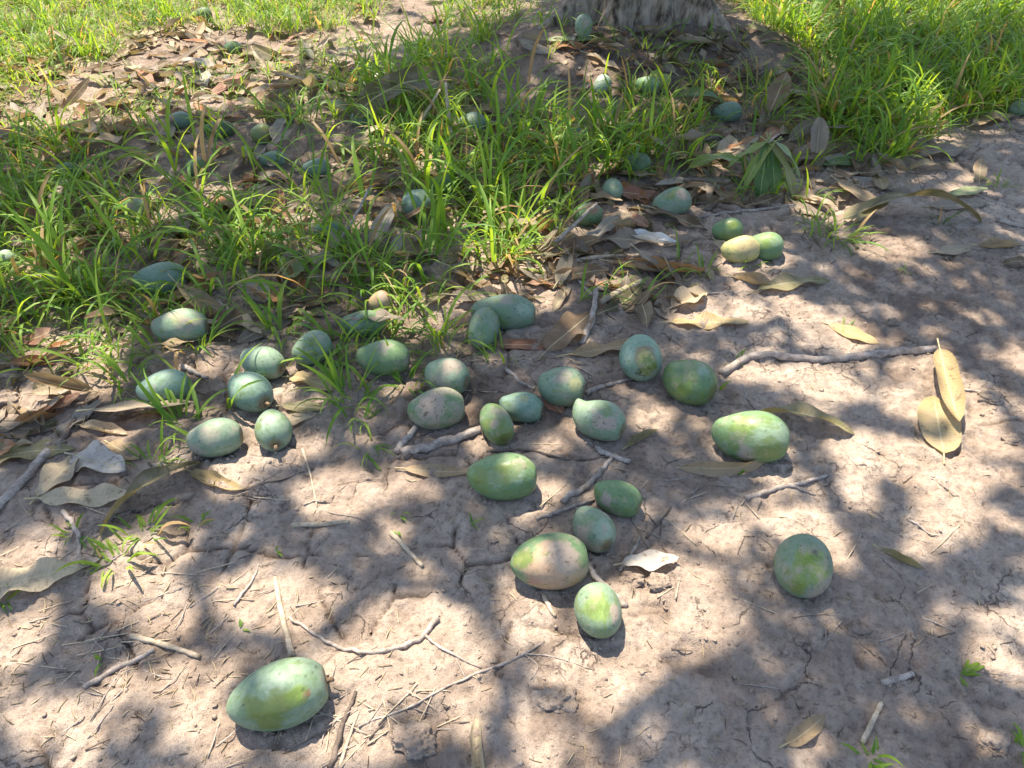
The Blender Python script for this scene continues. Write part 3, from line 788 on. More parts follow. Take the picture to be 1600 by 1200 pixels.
m(756,514,88,50,80,0,TEAL*.86,.35,.15,[('g',.0,-.3,.6,.6),('b',-.3,.7,.2,.4)],0,.2,0,'the shorter mango of the hooked pair','short green mango pressed against the long one, front half of the hooked pair')
m(570,507,76,44,-4,0,GREEN*1.05,.2,.05,[('p',-.5,.2,.5,.5)],0,.3,0,'the mango under a wavy leaf','green mango under a wavy leaf edge in the grass beside the brown rotten one')
m(594,473,38,36,20,0,BROWN*1.3,.0,.4,[('r',.0,.2,.6,.4),('d',.3,.4,.5,.6)],0,.1,0,'the brown rotten mango','small round brown rotten mango beside an upright green leaf', lift=.012)
# upper middle and right
m(1050,318,64,47,14,0,TEAL*.85,.35,.25,[('d',.45,.35,.45,.7),('o',-.2,.3,.3,.6)],0,.2,0,'the streaked mango at the litter edge','grey-green mango with darker streaks at the edge of the leaf litter')
m(957,299,42,36,85,-20,TEAL*.95,.15,.05,[('g',.2,.3,.4,.5)],0,.1,0,'the small round teal mango','small round teal mango seen end-on in grass, left of the streaked one')
m(1137,360,50,38,-6,0,GREEN*1.15,.45,.1,[('l',.1,.3,.4,.8)],0,.2,0,'the rear mango of the trio','mottled green mango, rearmost of the trio at right')
m(1195,386,60,46,-15,0,GREEN*1.2,.3,.1,[('l',-.1,.3,.6,.6),('p',.3,.2,.4,.4)],0,.2,0,'the right mango of the trio','bright green mango, rightmost of the trio at right')
m(1157,391,62,44,-2,0,YEL*1.0,.1,.2,[('y',.0,.3,.9,.9),('e',.1,.0,.8,.5),('g',.0,-.7,.5,.4)],0,.2,0,'the yellow mango of the trio','pale yellow mango in front of the two green ones of the trio')
m(652,320,56,48,-38,0,BLUE*1.0,.1,.15,[('p',-.3,.4,.5,.6)],0,.1,0,'the bluish mango left of the sunlit grass','bluish-grey mango among grass left of the sunlit clump')
m(692,288,42,30,-10,0,GREEN*1.0,.2,.05,[],0,.2,0,'the mango behind the bluish one','small green mango almost hidden in grass behind the bluish-grey one')
m(738,194,48,35,-16,0,TEAL*.95,.2,.1,[('p',-.4,.4,.5,.7)],0,.2,0,'the mango by the big arched leaf','pale-topped mango right of the big arched dark leaf and pale straw')
m(912,42,38,29,80,62,TEAL*1.0,.1,.15,[('d',.2,-.1,.6,.5)],0,.1,0,'the mango at the trunk foot','small pale mango standing upright on the mound beside the tree trunk')
m(1012,134,44,28,-34,0,GREEN*1.2,.1,.05,[('p',-.4,.4,.5,.5)],0,.2,0,'the mango between two green leaves','green mango nestled between two fresh green leaves in front of the trunk')
m(1137,176,46,32,-14,0,BLUE*.85,.1,.05,[],0,.2,0,'the teal mango behind the leafy sprig','dark teal mango in shade behind the hanging leafy sprig')
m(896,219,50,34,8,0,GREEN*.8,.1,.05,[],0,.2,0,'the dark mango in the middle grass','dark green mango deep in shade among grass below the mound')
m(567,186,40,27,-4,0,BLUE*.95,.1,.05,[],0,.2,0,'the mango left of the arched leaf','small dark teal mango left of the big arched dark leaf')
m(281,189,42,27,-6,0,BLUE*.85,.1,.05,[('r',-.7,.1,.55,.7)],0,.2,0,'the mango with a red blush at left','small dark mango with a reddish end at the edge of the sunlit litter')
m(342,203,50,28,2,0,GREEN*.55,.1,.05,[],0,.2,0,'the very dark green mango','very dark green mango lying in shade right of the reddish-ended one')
m(409,211,38,33,-20,0,OLIVE*.95,.3,.1,[('b',.5,-.2,.5,.6),('k',-.1,.1,.12,1)],0,.1,0,'the olive yellow mango','olive-yellow mango browning on one side, beside an upright grey leaf')
m(364,76,30,21,0,0,GREEN*.9,.1,.05,[],0,.2,0,'the mango in the sunlit litter','tiny dark green mango on the sunlit leaf litter at upper left')
m(1285,66,27,22,70,30,GREEN*1.0,.1,.05,[],0,.1,0,'the mango in the right grass','tiny green mango at the foot of the tall grass right of the trunk')
m(512,361,54,30,2,0,BLUE*1.0,.1,.05,[],0,.2,0,'the blue-green mango below the grass clump','blue-green mango low in the grass beside a slanting twig')
m(210,327,48,36,-20,0,PALE*.75,.1,.3,[('d',-.2,.2,.6,.5)],0,.2,0,'the pale mango deep in the left grass','pale greyish mango half covered by broad blades in the left grass')
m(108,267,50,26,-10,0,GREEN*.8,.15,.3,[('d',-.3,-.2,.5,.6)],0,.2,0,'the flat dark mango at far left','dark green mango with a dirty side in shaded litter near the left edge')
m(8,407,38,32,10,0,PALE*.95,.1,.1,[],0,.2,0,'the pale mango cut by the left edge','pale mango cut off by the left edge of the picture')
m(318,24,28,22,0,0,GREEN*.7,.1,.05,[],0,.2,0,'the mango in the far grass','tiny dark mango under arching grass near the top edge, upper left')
m(1594,169,40,27,5,0,TEAL*.9,.1,.1,[('p',.0,.5,.5,.4)],0,.2,0,'the mango cut by the right edge','green mango cut off by the right edge of the picture')
m(918,336,50,38,-10,0,GREEN*1.0,.2,.15,[('r',.3,.4,.6,.6)],0,.2,0,'the red-blushed mango','green mango with a reddish blush hidden behind grass and a grey twig')
m(941,133,36,27,60,10,PALE*1.0,.05,.05,[('p',.0,.0,.9,.7)],0,.1,0,'the pale sunlit mango on the mound','small whitish sunlit mango behind a tall blade in front of the trunk')
m(427,250,46,27,-4,0,BLUE*.9,.1,.1,[],0,.2,0,'the left of two bluish mangoes','left one of two bluish mangoes sunk in grass at upper left centre')
m(495,263,46,28,6,0,BLUE*1.0,.1,.1,[],0,.2,0,'the right of two bluish mangoes','right one of two bluish mangoes sunk in grass at upper left centre')
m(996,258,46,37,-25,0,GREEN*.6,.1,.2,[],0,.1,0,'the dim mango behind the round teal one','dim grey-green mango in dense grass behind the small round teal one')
m(307,262,34,29,10,0,GREEN*1.05,.1,.1,[('p',-.2,.4,.5,.4)],0,.1,0,'the small round green mango','small round green mango under grass between the red-ended one and the pale one')
m(690,208,0.1+38,27,20,0,GREEN*.7,.1,.1,[],0,.1,0,'the mango under the arched leaf','dark mango in the shadow under the big arched leaf') if False else None

# ------------------------------------------------------------------ leaves
LEAFCOL = {'tan': (.33, .235, .135), 'pale tan': (.44, .35, .235), 'cream': (.52, .43, .29), 'yellow-tan': (.42, .315, .155), 'brown': (.20, .125, .070), 'dark brown': (.105, .070, .042),
           'rust-brown': (.33, .135, .050), 'orange-brown': (.42, .17, .045), 'grey': (.33, .295, .25), 'grey-brown': (.25, .20, .155), 'olive': (.215, .195, .085), 'pale grey': (.48, .45, .41),
           'red-brown': (.27, .115, .070), 'green': (.075, .145, .040), 'pale green': (.22, .29, .13), 'yellow-green': (.20, .25, .06), 'white': (.62, .64, .64), 'dark olive': (.085, .080, .032)}
def leaf_geo(L, W, shape='flat', seed=0, nl=15, nw=7, k=1.0, petiole=True):
    g = np.random.default_rng(seed)
    s = np.linspace(0, 1, nl); t = np.linspace(-1, 1, nw)
    S, T = np.meshgrid(s, t, indexing='ij')
    prof = (S ** .62) * ((1 - S) ** .72); prof = prof / prof.max()
    prof = np.maximum(prof, .03 * (S > 0))
    edge = 1 + .05 * noise2(S * 7 + seed, np.sign(T) * 3 + seed * .37, 5)
    y = T * prof * W * .5 * edge
    x = (S - .5) * L
    z = np.zeros_like(x)
    fold = {'fold': .75, 'roll': .25, 'flat': .12, 'wave': .18, 'arch': .22, 'cup': .3, 'twist': .25, 'crumple': .3, 'edge': .35}.get(shape, .15)
    q = np.abs(y)
    cf = math.cos(math.atan(fold))
    z = z + q * fold * cf; y = y * cf
    if shape == 'roll':
        z = z + k * .9 * (q / (W * .5 + 1e-9)) ** 2.2 * W * .5; y = y * (1 - .38 * k * (q / (W * .5)) ** 2)
    wav = .05 if shape == 'flat' else (.20 if shape in ('wave', 'crumple') else .10)
    z = z + wav * W * (q / (W * .5)) ** 1.5 * np.sin(S * (9 + 5 * g.random()) + np.sign(T) * 1.3 + g.random() * 6)
    if shape == 'crumple':
        z = z + .10 * W * noise2(S * 5 + seed, T * 1.5 + seed, 3); x = x + .03 * L * noise2(S * 3, T * 2 + seed, 4)
    z = z + .02 * W * noise2(S * 9 + seed, T * 3, 8)
    # bend along the length
    tot = {'arch': -1.5, 'cup': 1.1, 'twist': .5, 'wave': .25 * (1 if g.random() < .5 else -1), 'roll': .5, 'edge': -1.1}.get(shape, .18 * (g.random() - .5)) * k
    if abs(tot) > 1e-3:
        th = (S - .5) * tot; rad = L / tot
        x2 = (rad - z) * np.sin(th); z2 = rad - (rad - z) * np.cos(th)
        x, z = x2, z2
    bow = (.10 * (g.random() - .5)) * L                                   # slight sideways curve
    y = y + bow * (4 * (S - .5) ** 2)
    if shape in ('twist', 'edge'):
        tw = (S - .3) * (1.7 if shape == 'twist' else .9) * k
        y2 = y * np.cos(tw) - z * np.sin(tw); z2 = y * np.sin(tw) + z * np.cos(tw); y, z = y2, z2
    V = np.stack([x, y, z], -1).reshape(-1, 3); U = np.stack([S, (T + 1) / 2], -1).reshape(-1, 2)
    I = np.arange(nl * nw).reshape(nl, nw)
    F = np.stack([I[:-1, :-1], I[1:, :-1], I[1:, 1:], I[:-1, 1:]], -1).reshape(-1, 4)
    if petiole:
        c = V[nw // 2]; dr = c - V[nw + nw // 2]; dr = dr / (np.linalg.norm(dr) + 1e-9)
        e = c + dr * L * .14 + np.array([0, 0, -.002])
        pv, pf = tube([V[nw + nw // 2], c, (c + e) / 2, e], [.0012, .0016, .0015, .0021], 5, seed, 0, cap=False)
        F = np.concatenate([F, pf + len(V)]); V = np.concatenate([V, pv]); U = np.concatenate([U, np.tile([.02, .5], (len(pv), 1))])
    return V, F, U
HERO_LEAVES = []
def leaf(u, v, Lp, Wp, az, colour, shape, label, roll=0, pitch=0, lift=0.0, k=1.0, green=False, ref=None, seed=None):
    n = len(HERO_LEAVES) + 100 if seed is None else seed
    p = gp(u, v, .008 + lift); m_ = mpp(p)
    V, F, U = leaf_geo(Lp * m_, Wp * m_, shape, n, k=k)
    rot = Matrix.Rotation(R(az), 3, 'Z') @ Matrix.Rotation(-R(pitch), 3, 'Y') @ Matrix.Rotation(R(roll), 3, 'X')
    Rm = np.array(rot)
    Vw = V @ Rm.T
    # let it settle: lowest clearance over the ground under its own points
    gz = HGv(Vw[:, 0] + p[0], Vw[:, 1] + p[1])
    z = float(np.percentile(gz - Vw[:, 2], 88)) + .001 + lift
    me = mesh_from('fallen_leaf', V, F, uv=U)
    o = put('fallen_leaf', me, M_GREEN if green else M_DRY)
    o.location = (p[0], p[1], z); o.rotation_euler = rot.to_euler()
    c = np.array(LEAFCOL[colour]) * (1 + .08 * (random.random() - .5)); o.color = (*c, 1)
    tag(o, label, 'leaf', 'fallen mango leaves')
    HERO_LEAVES.append(dict(u=u, v=v, ref=ref, p=p, L=Lp * m_, W=Wp * m_))
    return o
l = leaf
l(12,668,150,48,-3,'grey-brown','flat','wide grey-brown leaf lying flat, cut by the left edge')
l(28,710,170,44,12,'olive','wave','olive-tan leaf partly under the wide grey-brown one at the left edge')
l(152,722,98,58,-16,'pale grey','crumple','crumpled pale grey leaf beside a grey stick with a knob', lift=.006, ref='the crumpled pale grey leaf')
l(92,738,100,46,78,'pale tan','crumple','short tan leaf lying across the knobbed grey stick end', lift=.004)
l(138,773,152,40,3,'cream','wave','long cream leaf with wavy edge below the crumpled pale grey one', lift=.004, ref='the long cream leaf')
l(232,768,200,52,52,'dark olive','edge','dark olive-brown leaf standing on its edge right of the long cream leaf', roll=-40, lift=.004, ref='the dark leaf on edge')
l(334,752,100,32,-22,'yellow-tan','roll','yellow-tan leaf in sun, cupped like a canoe, below the left cluster of mangoes', k=.7)
l(222,632,156,46,7,'grey-brown','flat','long brown-grey leaf leaning on the half hidden blue-green mango', roll=-25, lift=.022, ref='the long leaning leaf')
l(162,668,86,26,-14,'pale tan','roll','narrow curled tan leaf just below the long leaning one')
l(190,700,70,40,-30,'tan','flat','tan leaf half sunk in soil, left of the dark one on edge')
l(40,908,160,60,20,'cream','wave','big cream leaf with a curled tip at the left edge, on the lower bare soil', lift=.006, ref='the big cream leaf at the left edge')
l(116,880,72,24,18,'grey','flat','narrow grey leaf strip touching the big cream leaf at the left edge')
l(486,592,84,28,-24,'yellow-tan','wave','yellow-tan leaf between the left cluster and the grass-edge mango', lift=.004)
l(474,633,70,26,-6,'olive','flat','small olive-green leaf right of the left mango cluster')
l(462,656,66,24,22,'pale tan','flat','small tan leaf under the mango with its stem towards the camera')
l(300,452,130,24,36,'rust-brown','twist','twisted rust-brown leaf rising diagonally beside the dark teal mango', pitch=14, lift=.01, ref='the twisted rust-brown leaf')
l(1484,600,180,46,-104,'yellow-tan','roll','upper yellow-tan leaf of the crossed pair at right', lift=.028, roll=15, k=.6, ref='the crossed yellow-tan leaves')
l(1466,662,135,66,74,'yellow-tan','flat','lower wide tan leaf of the crossed pair at right', lift=.004)
l(1248,652,182,46,-14,'olive','edge','long olive-brown leaf curling out from behind the big sunlit mango', roll=-35, lift=.006, ref='the long curled leaf behind the sunlit mango')
l(1140,735,160,26,5,'tan','edge','thin curved tan leaf edge under the front of the big sunlit mango', roll=60)
l(1333,522,80,32,-38,'yellow-tan','flat','yellow leaf in sun lying above the long grey branch', ref='the yellow leaf by the grey branch')
l(1030,420,150,30,-9,'orange-brown','roll','long orange-brown rolled leaf behind the pair of folded tan leaves', lift=.006, ref='the orange-brown rolled leaf')
l(1078,468,74,48,35,'pale tan','fold','folded pale tan leaf standing like a tent at the soil edge', lift=.004, ref='the tent-like folded leaf')
l(1108,500,124,30,1,'yellow-tan','wave','flat yellowish leaf in front of the tent-like folded one')
l(893,515,130,50,52,'brown','wave','brown leaf with a small white spot right of the hooked mangoes', lift=.008, ref='the white-spotted brown leaf')
l(952,543,140,28,14,'tan','wave','long tan leaf left of the mango with the ringed patch', lift=.004)
l(818,538,98,30,-3,'red-brown','flat','red-brown leaf in front of the hooked mango pair')
l(866,628,48,28,-60,'red-brown','flat','red-brown pointed leaf tip poking out under a grey-green mango', lift=.006)
l(563,440,78,32,92,'green','flat','upright green leaf with a pale midrib behind the brown rotten mango', pitch=-35, lift=.016, green=True, ref='the upright green leaf')
l(684,733,108,28,-3,'tan','flat','flat brown leaf below the thick grey stick, left of the large green mango')
l(1018,873,92,36,6,'pale grey','crumple','pale crusted leaf on dark crumbly soil right of the beige rotting mango', lift=.010, ref='the pale crusted leaf')
l(745,1178,125,30,97,'cream','roll','cream rolled leaf cut off by the bottom edge', ref='the rolled leaf at the bottom edge')
l(1262,1140,88,30,32,'tan','crumple','brittle tan leaf scrap lying on shaded soil at lower right', ref='the tan scrap at lower right')
l(1410,872,72,18,-36,'olive','roll','narrow olive leaf right of the lone mango')
l(1003,681,66,18,36,'olive','roll','narrow olive-grey leaf right of the nippled mango')
l(1240,440,124,32,12,'olive','wave','olive-brown leaf on the soil below the trio of mangoes', lift=.004)
l(1178,438,70,28,-22,'tan','roll','rolled tan leaf below the yellow mango of the trio')
l(1352,333,86,34,20,'olive','flat','front olive leaf of the V-shaped pair in the right grass', pitch=14, lift=.014)
l(1340,306,80,32,-38,'tan','flat','rear tan leaf of the V-shaped pair in the right grass', pitch=-14, lift=.014)
l(1432,334,216,50,-4,'dark olive','arch','large dark arched leaf on the soil at upper right', lift=.0, k=1.0, roll=-28, ref='the large dark arched leaf at right')
l(1500,318,96,34,6,'grey-brown','flat','grey leaf lying behind the large dark arched leaf at right')
l(1514,297,76,24,18,'pale green','flat','pale green leaf on bare soil above the large dark arched one', lift=.008, ref='the pale green leaf at right')
l(1476,236,84,32,16,'grey-brown','wave','grey-brown leaf at the foot of the right grass', lift=.006)
l(1556,181,92,28,26,'tan','wave','tan wavy leaf leaning left of the mango cut by the right edge', lift=.012)
l(1446,266,60,20,2,'tan','arch','short tan leaf arched over the soil below the right grass')
l(1492,388,66,26,15,'pale tan','flat','pale tan leaf on bare soil, left of two at the right edge')
l(1563,383,74,24,4,'tan','roll','rolled tan leaf on bare soil near the right edge')
l(1592,412,50,20,-5,'dark brown','arch','dark leaf cut by the right edge, just below the rolled tan one')
l(1528,272,50,20,70,'tan','flat','small upright tan leaf behind the pale green leaf at right', pitch=20, lift=.01)
l(1322,252,90,26,14,'green','flat','fresh green leaf lying right of the hanging sprig', lift=.012, green=True)
l(1303,245,70,26,30,'grey','flat','grey leaf half under the fresh green one right of the sprig', lift=.008)
l(1274,232,84,34,76,'grey-brown','fold','brown-grey leaf propped upright right of the hanging sprig', pitch=28, lift=.02)
l(1213,160,84,34,62,'brown','flat','large brown leaf propped upright behind the dark teal mango', pitch=26, lift=.02)
l(1140,232,90,40,80,'pale tan','cup','broad pale leaf with white specks left of the hanging sprig', lift=.02)
l(1120,262,100,30,8,'yellow-green','arch','olive-green arched leaf pointing left from the hanging sprig', lift=.02, green=True)
l(640,168,210,56,38,'dark olive','arch','very large dark leaf arching over the shade left of the pale straw', lift=.02, k=1.0, roll=20, ref='the very large arched leaf')
l(592,122,70,30,40,'white','wave','bluish-white leaf in the grass at upper left centre', lift=.02, ref='the bluish-white leaf')
l(600,214,70,26,8,'pale tan','arch','tan arched leaf in front of the very large dark one', lift=.012)
l(970,373,128,42,-5,'grey-brown','wave','large grey-brown leaf in front of the red-blushed mango', lift=.008, ref='the large grey-brown leaf')
l(1018,372,84,26,-20,'white','roll','silvery curled leaf overlapping the large grey-brown one', lift=.012)
l(1062,378,60,28,25,'grey-brown','fold','folded grey-brown leaf right of the silvery curled one')
l(893,76,84,24,4,'pale green','flat','pale olive-green leaf lying below the mango at the trunk foot', lift=.008)
l(982,146,60,26,-36,'yellow-green','flat','left fresh green leaf beside the nestled mango', green=True, lift=.02, roll=-30)
l(1035,128,64,26,-72,'yellow-green','cup','right fresh green leaf wrapping the nestled mango', green=True, lift=.015, roll=25)
l(1090,165,110,28,-14,'green','arch','dark green arched leaf right of the nestled mango', green=True, lift=.012)
l(735,138,50,18,-16,'orange-brown','roll','small orange-brown leaf at the left foot of the mound', lift=.01)
l(852,352,64,26,40,'orange-brown','roll','orange-brown leaf behind the sunlit grass, left of the grey twig', lift=.012)
l(456,418,90,40,-74,'pale green','cup','pale greyish-green leaf draped from a dark twig in the left grass', lift=.025, ref='the draped pale leaf')
l(402,452,76,36,-60,'grey','flat','grey leaf left of the draped pale one', lift=.015)
l(458,478,72,40,-70,'dark brown','flat','dark brown leaf below the draped pale one', lift=.008)
l(500,402,84,30,-28,'grey','wave','grey mottled leaf right of the draped pale one', lift=.015)
l(438,207,44,26,70,'grey','fold','upright grey leaf right of the olive-yellow mango', pitch=25, lift=.02)
l(520,170,58,22,-10,'pale green','arch','pale green leaf left of the small dark teal mango', lift=.015, green=True)
l(500,515,76,26,-58,'brown','flat','brown leaf on bare soil left of the mango under a wavy leaf')
l(590,494,86,24,-2,'grey-brown','wave','wavy grey-brown leaf resting on the green mango in the grass', lift=.045)
l(1130,385,44,22,-70,'pale tan','flat','small tan leaf left of the trio of mangoes')
l(140,215,60,40,-40,'grey-brown','fold','folded grey-brown leaf standing in shade below the sunlit litter', lift=.02, pitch=15)
l(1100,212,60,30,10,'grey','flat','grey leaf under the dark teal mango behind the sprig')

# a fallen sprig: several green leaves hang from one twig
sp = gp(1190, 292, 0)
sprig = bpy.data.objects.new('leafy_sprig', None); COL.objects.link(sprig); sprig.location = (sp[0], sp[1], HG(sp[0], sp[1]))
tag(sprig, 'hanging sprig of drooping green mango leaves in the right-hand grass', 'sprig')
mm = mpp(sp)
tw = smooth_path([(-.03, .03, 0), (-.02, .02, .09), (.0, .01, .155), (.02, .01, .165)], 9)
V, F = tube(tw, np.linspace(.005, .0035, 9), 7, 1, .15)
put('twig', mesh_poly('twig', V, F), M_TWIG, sprig)
for q, (az, dp, Lm, Wm, cl) in enumerate([(-100, 62, .19, .052, 'green'), (-72, 60, .18, .046, 'green'), (-48, 50, .20, .040, 'olive'), (-140, 50, .17, .036, 'yellow-green'), (-20, 48, .15, .036, 'pale green'), (172, 38, .16, .04, 'yellow-green')]):
    V, F, U = leaf_geo(Lm, Wm, 'arch', 900 + q, k=.45)
    V[:, 0] += Lm * .5 + .012
    o = put('leaf', mesh_from('leaf', V, F, uv=U), M_GREEN, sprig, loc=(.005 * q - .01, .01, .160), rot=(0, R(dp), R(az)))
    o.color = (*LEAFCOL[cl], 1)

# ------------------------------------------------------------------ leaf litter: the nearest 215 leaves singly, the rest as one mass
LITTER_POLYS = [([(-250, 60), (330, 40), (560, 60), (600, 130), (420, 190), (-250, 235)], 420), ([(-250, 235), (420, 190), (620, 230), (700, 330), (600, 470), (420, 520), (180, 560), (-250, 620)], 300),
                ([(560, 110), (780, 130), (880, 200), (1090, 180), (1120, 330), (880, 420), (700, 330)], 190), ([(1060, 90), (1260, 80), (1420, 200), (1380, 290), (1280, 330), (1080, 330)], 130),
                ([(620, 400), (900, 380), (1120, 420), (1050, 500), (880, 470), (640, 470)], 36), ([(820, 60), (1150, 60), (1180, 150), (850, 150)], 34), ([(1380, 60), (1650, 80), (1650, 170), (1420, 190)], 40),
                ([(-250, 560), (170, 570), (120, 700), (-250, 720)], 22), ([(-250, -60), (900, -60), (700, 60), (-250, 60)], 90), ([(1120, -60), (1850, -60), (1850, 80), (1150, 60)], 70)]
spots = []
for poly, cnt in LITTER_POLYS:
    us = [q[0] for q in poly]; vs = [q[1] for q in poly]; got = 0
    while got < cnt:
        u = random.uniform(min(us), max(us)); v = random.uniform(min(vs), max(vs))
        # even on the ground rather than in the picture
        if random.random() > ((v + 900) / 1500.0) ** -1 * .6: continue
        if in_poly(np.array([u]), np.array([v]), poly)[0]:
            spots.append((u, v)); got += 1
SHAPES = ['flat', 'wave', 'roll', 'cup', 'arch', 'fold', 'twist', 'crumple']
WORD = {'flat': 'flat', 'wave': 'wavy', 'roll': 'rolled', 'cup': 'cupped', 'arch': 'arched', 'fold': 'folded', 'twist': 'twisted', 'crumple': 'crumpled'}
protos = []
for q in range(24):
    sh = SHAPES[q % 8]
    V, F, U = leaf_geo(.165, .165 * random.uniform(.24, .32), sh, 300 + q, 11, 5, k=random.uniform(.4, 1.0))
    me = mesh_from('fallen_leaf', V, F, uv=U); me.materials.append(M_DRY)
    protos.append((sh, V, F, U, me))
PAL = ['tan', 'pale tan', 'brown', 'dark brown', 'grey', 'grey-brown', 'grey-brown', 'tan', 'olive', 'brown', 'red-brown', 'brown', 'grey-brown', 'dark olive', 'rust-brown', 'dark brown']
marks = [(d['u'], d['v'], d['ref']) for d in MANGOES if d['ref']] + [(d['u'], d['v'], d['ref']) for d in HERO_LEAVES if d['ref']]
spots.sort(key=lambda s: -s[1])
fl_bag = Bag(); n_ind = 0
def make_label(u, v, sh, cn):
    near_ = sorted(marks, key=lambda q: (q[0] - u) ** 2 + ((q[1] - v) * 1.5) ** 2)
    for (mu, mv, rf) in near_[:7]:
        du, dv = u - mu, (v - mv) * 1.5
        if abs(du) > abs(dv): w = 'left of' if du < 0 else 'right of'
        else: w = 'behind' if dv < 0 else 'in front of'
        lb = f'{WORD[sh]} {cn} leaf in the litter {w} {rf}'
        if lb not in LABELS and len(lb.split()) <= 16: return lb
    return None
for (u, v) in spots:
    p = gp(u, v, .01)
    if any((p[0] - d['p'][0]) ** 2 + (p[1] - d['p'][1]) ** 2 < (d['w'] * 1.25) ** 2 for d in MANGOES): continue
    sh, V, F, U, me = random.choice(protos)
    sc = random.uniform(.5, 1.1); az = random.uniform(0, 360)
    rot = Matrix.Rotation(R(az), 3, 'Z') @ Matrix.Rotation(R(random.gauss(0, 13)), 3, 'Y') @ Matrix.Rotation(R(random.gauss(0, 20)), 3, 'X')
    Vw = (V * sc) @ np.array(rot).T
    z = float(np.percentile(HGv(Vw[:, 0] + p[0], Vw[:, 1] + p[1]) - Vw[:, 2], 72)) + random.uniform(.0, .018)
    cn = random.choice(PAL); c = np.array(LEAFCOL[cn]) * random.uniform(.72, 1.02)
    if v < 235 and u < 620: c = c * 1.3  # sunlit brightness of the upper left put into the leaf colour
    inframe = -20 < u < 1620 and v > 0
    lb = make_label(u, v, sh, cn) if (inframe and n_ind < 215) else None
    if lb:
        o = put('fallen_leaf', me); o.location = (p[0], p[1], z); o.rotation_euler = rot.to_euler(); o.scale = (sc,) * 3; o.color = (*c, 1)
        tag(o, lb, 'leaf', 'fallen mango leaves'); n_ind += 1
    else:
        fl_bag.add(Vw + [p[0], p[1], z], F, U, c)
# torn leaf scraps between them
for _ in range(1500):
    poly, cnt = random.choice(LITTER_POLYS[:8])
    us = [q[0] for q in poly]; vs = [q[1] for q in poly]
    u = random.uniform(min(us), max(us)); v = random.uniform(min(vs), max(vs))
    if not in_poly(np.array([u]), np.array([v]), poly)[0]: continue
    p = gp(u, v, 0)
    V, F, U = leaf_geo(random.uniform(.02, .06), random.uniform(.012, .03), 'crumple', random.randrange(999), 4, 3, petiole=False)
    rot = np.array(Euler((random.gauss(0, .5), random.gauss(0, .4), random.uniform(0, 6.3))).to_matrix())
    fl_bag.add(V @ rot.T + [p[0], p[1], HG(p[0], p[1]) + .006], F, U, np.array(LEAFCOL[random.choice(PAL)]) * random.uniform(.8, 1.1))
lit_o = put('leaf_litter', fl_bag.mesh('leaf_litter'), M_LITTER)
tag(lit_o, 'mass of dead leaves and leaf scraps matted under the grass', 'leaf litter', kind='stuff')
print('litter', n_ind, 'tris', len(lit_o.data.polygons) * 2)

# ------------------------------------------------------------------ grass
def blades(base, az, lean, curve, L, W, col, seg=6, keel=True, seed=0, twist=None):
    n = len(L); g = np.random.default_rng(seed)
    if twist is None: twist = g.uniform(-.9, .9, n)
    s = np.linspace(0, 1, seg + 1)
    pos = np.zeros((n, seg + 1, 3)); ang = lean[:, None] + curve[:, None] * s[None] ** 1.4
    ds = L / seg
    hx = np.concatenate([np.zeros((n, 1)), np.cumsum(np.sin((ang[:, 1:] + ang[:, :-1]) / 2) * ds[:, None], 1)], 1)
    hz = np.concatenate([np.zeros((n, 1)), np.cumsum(np.cos((ang[:, 1:] + ang[:, :-1]) / 2) * ds[:, None], 1)], 1)
    swing = az[:, None] + .35 * twist[:, None] * s[None]
    dx, dy = np.cos(swing), np.sin(swing)
    pos[..., 0] = base[:, 0:1] + hx * dx; pos[..., 1] = base[:, 1:2] + hx * dy; pos[..., 2] = base[:, 2:3] + hz
    floor = HGv(pos[..., 0].ravel(), pos[..., 1].ravel()).reshape(pos.shape[:2]) + .003
    pos[..., 2] = np.maximum(pos[..., 2], floor)
    side = np.stack([-dy, dx, np.zeros_like(dx)], -1)
    nv = np.stack([-np.cos(ang) * dx, -np.cos(ang) * dy, np.sin(ang)], -1)
    tw = twist[:, None] * (s[None] - .2)
    side = side * np.cos(tw)[..., None] + nv * np.sin(tw)[..., None]
    prof = np.interp(s, [0, .12, .4, .75, 1], [.45, .75, 1, .68, .02])
    hw = (W[:, None] * .5 * prof[None])[..., None]
    cols = []
    tip = np.array([1.25, 1.05, .8]); root = np.array([1.15, 1.0, 1.1])
    cc = col[:, None, :] * (root + (tip - root) * s[None, :, None])
    if keel:
        P = np.stack([pos - side * hw, pos - nv * hw * .35, pos + side * hw], 2); k = 3
    else:
        P = np.stack([pos - side * hw, pos + side * hw], 2); k = 2
    C = np.repeat(cc[:, :, None, :], k, 2)
    V = P.reshape(-1, 3); q = []
    for r in range(seg):
        for c in range(k - 1): q.append((r * k + c, r * k + c + 1, (r + 1) * k + c + 1, (r + 1) * k + c))
    F = (np.array(q)[None] + (np.arange(n) * (seg + 1) * k)[:, None, None]).reshape(-1, 4)
    return V, F, C.reshape(-1, 3)
def tints(n, g, dry=.08):
    t = g.random((n, 1)); a = np.array([.070, .195, .025]); b = np.array([.182, .335, .045])
    c = a * (1 - t) + b * t
    d = g.random(n) < dry
    c[d] = np.array([.33, .275, .155]) * g.uniform(.7, 1.1, (d.sum(), 1))
    return c
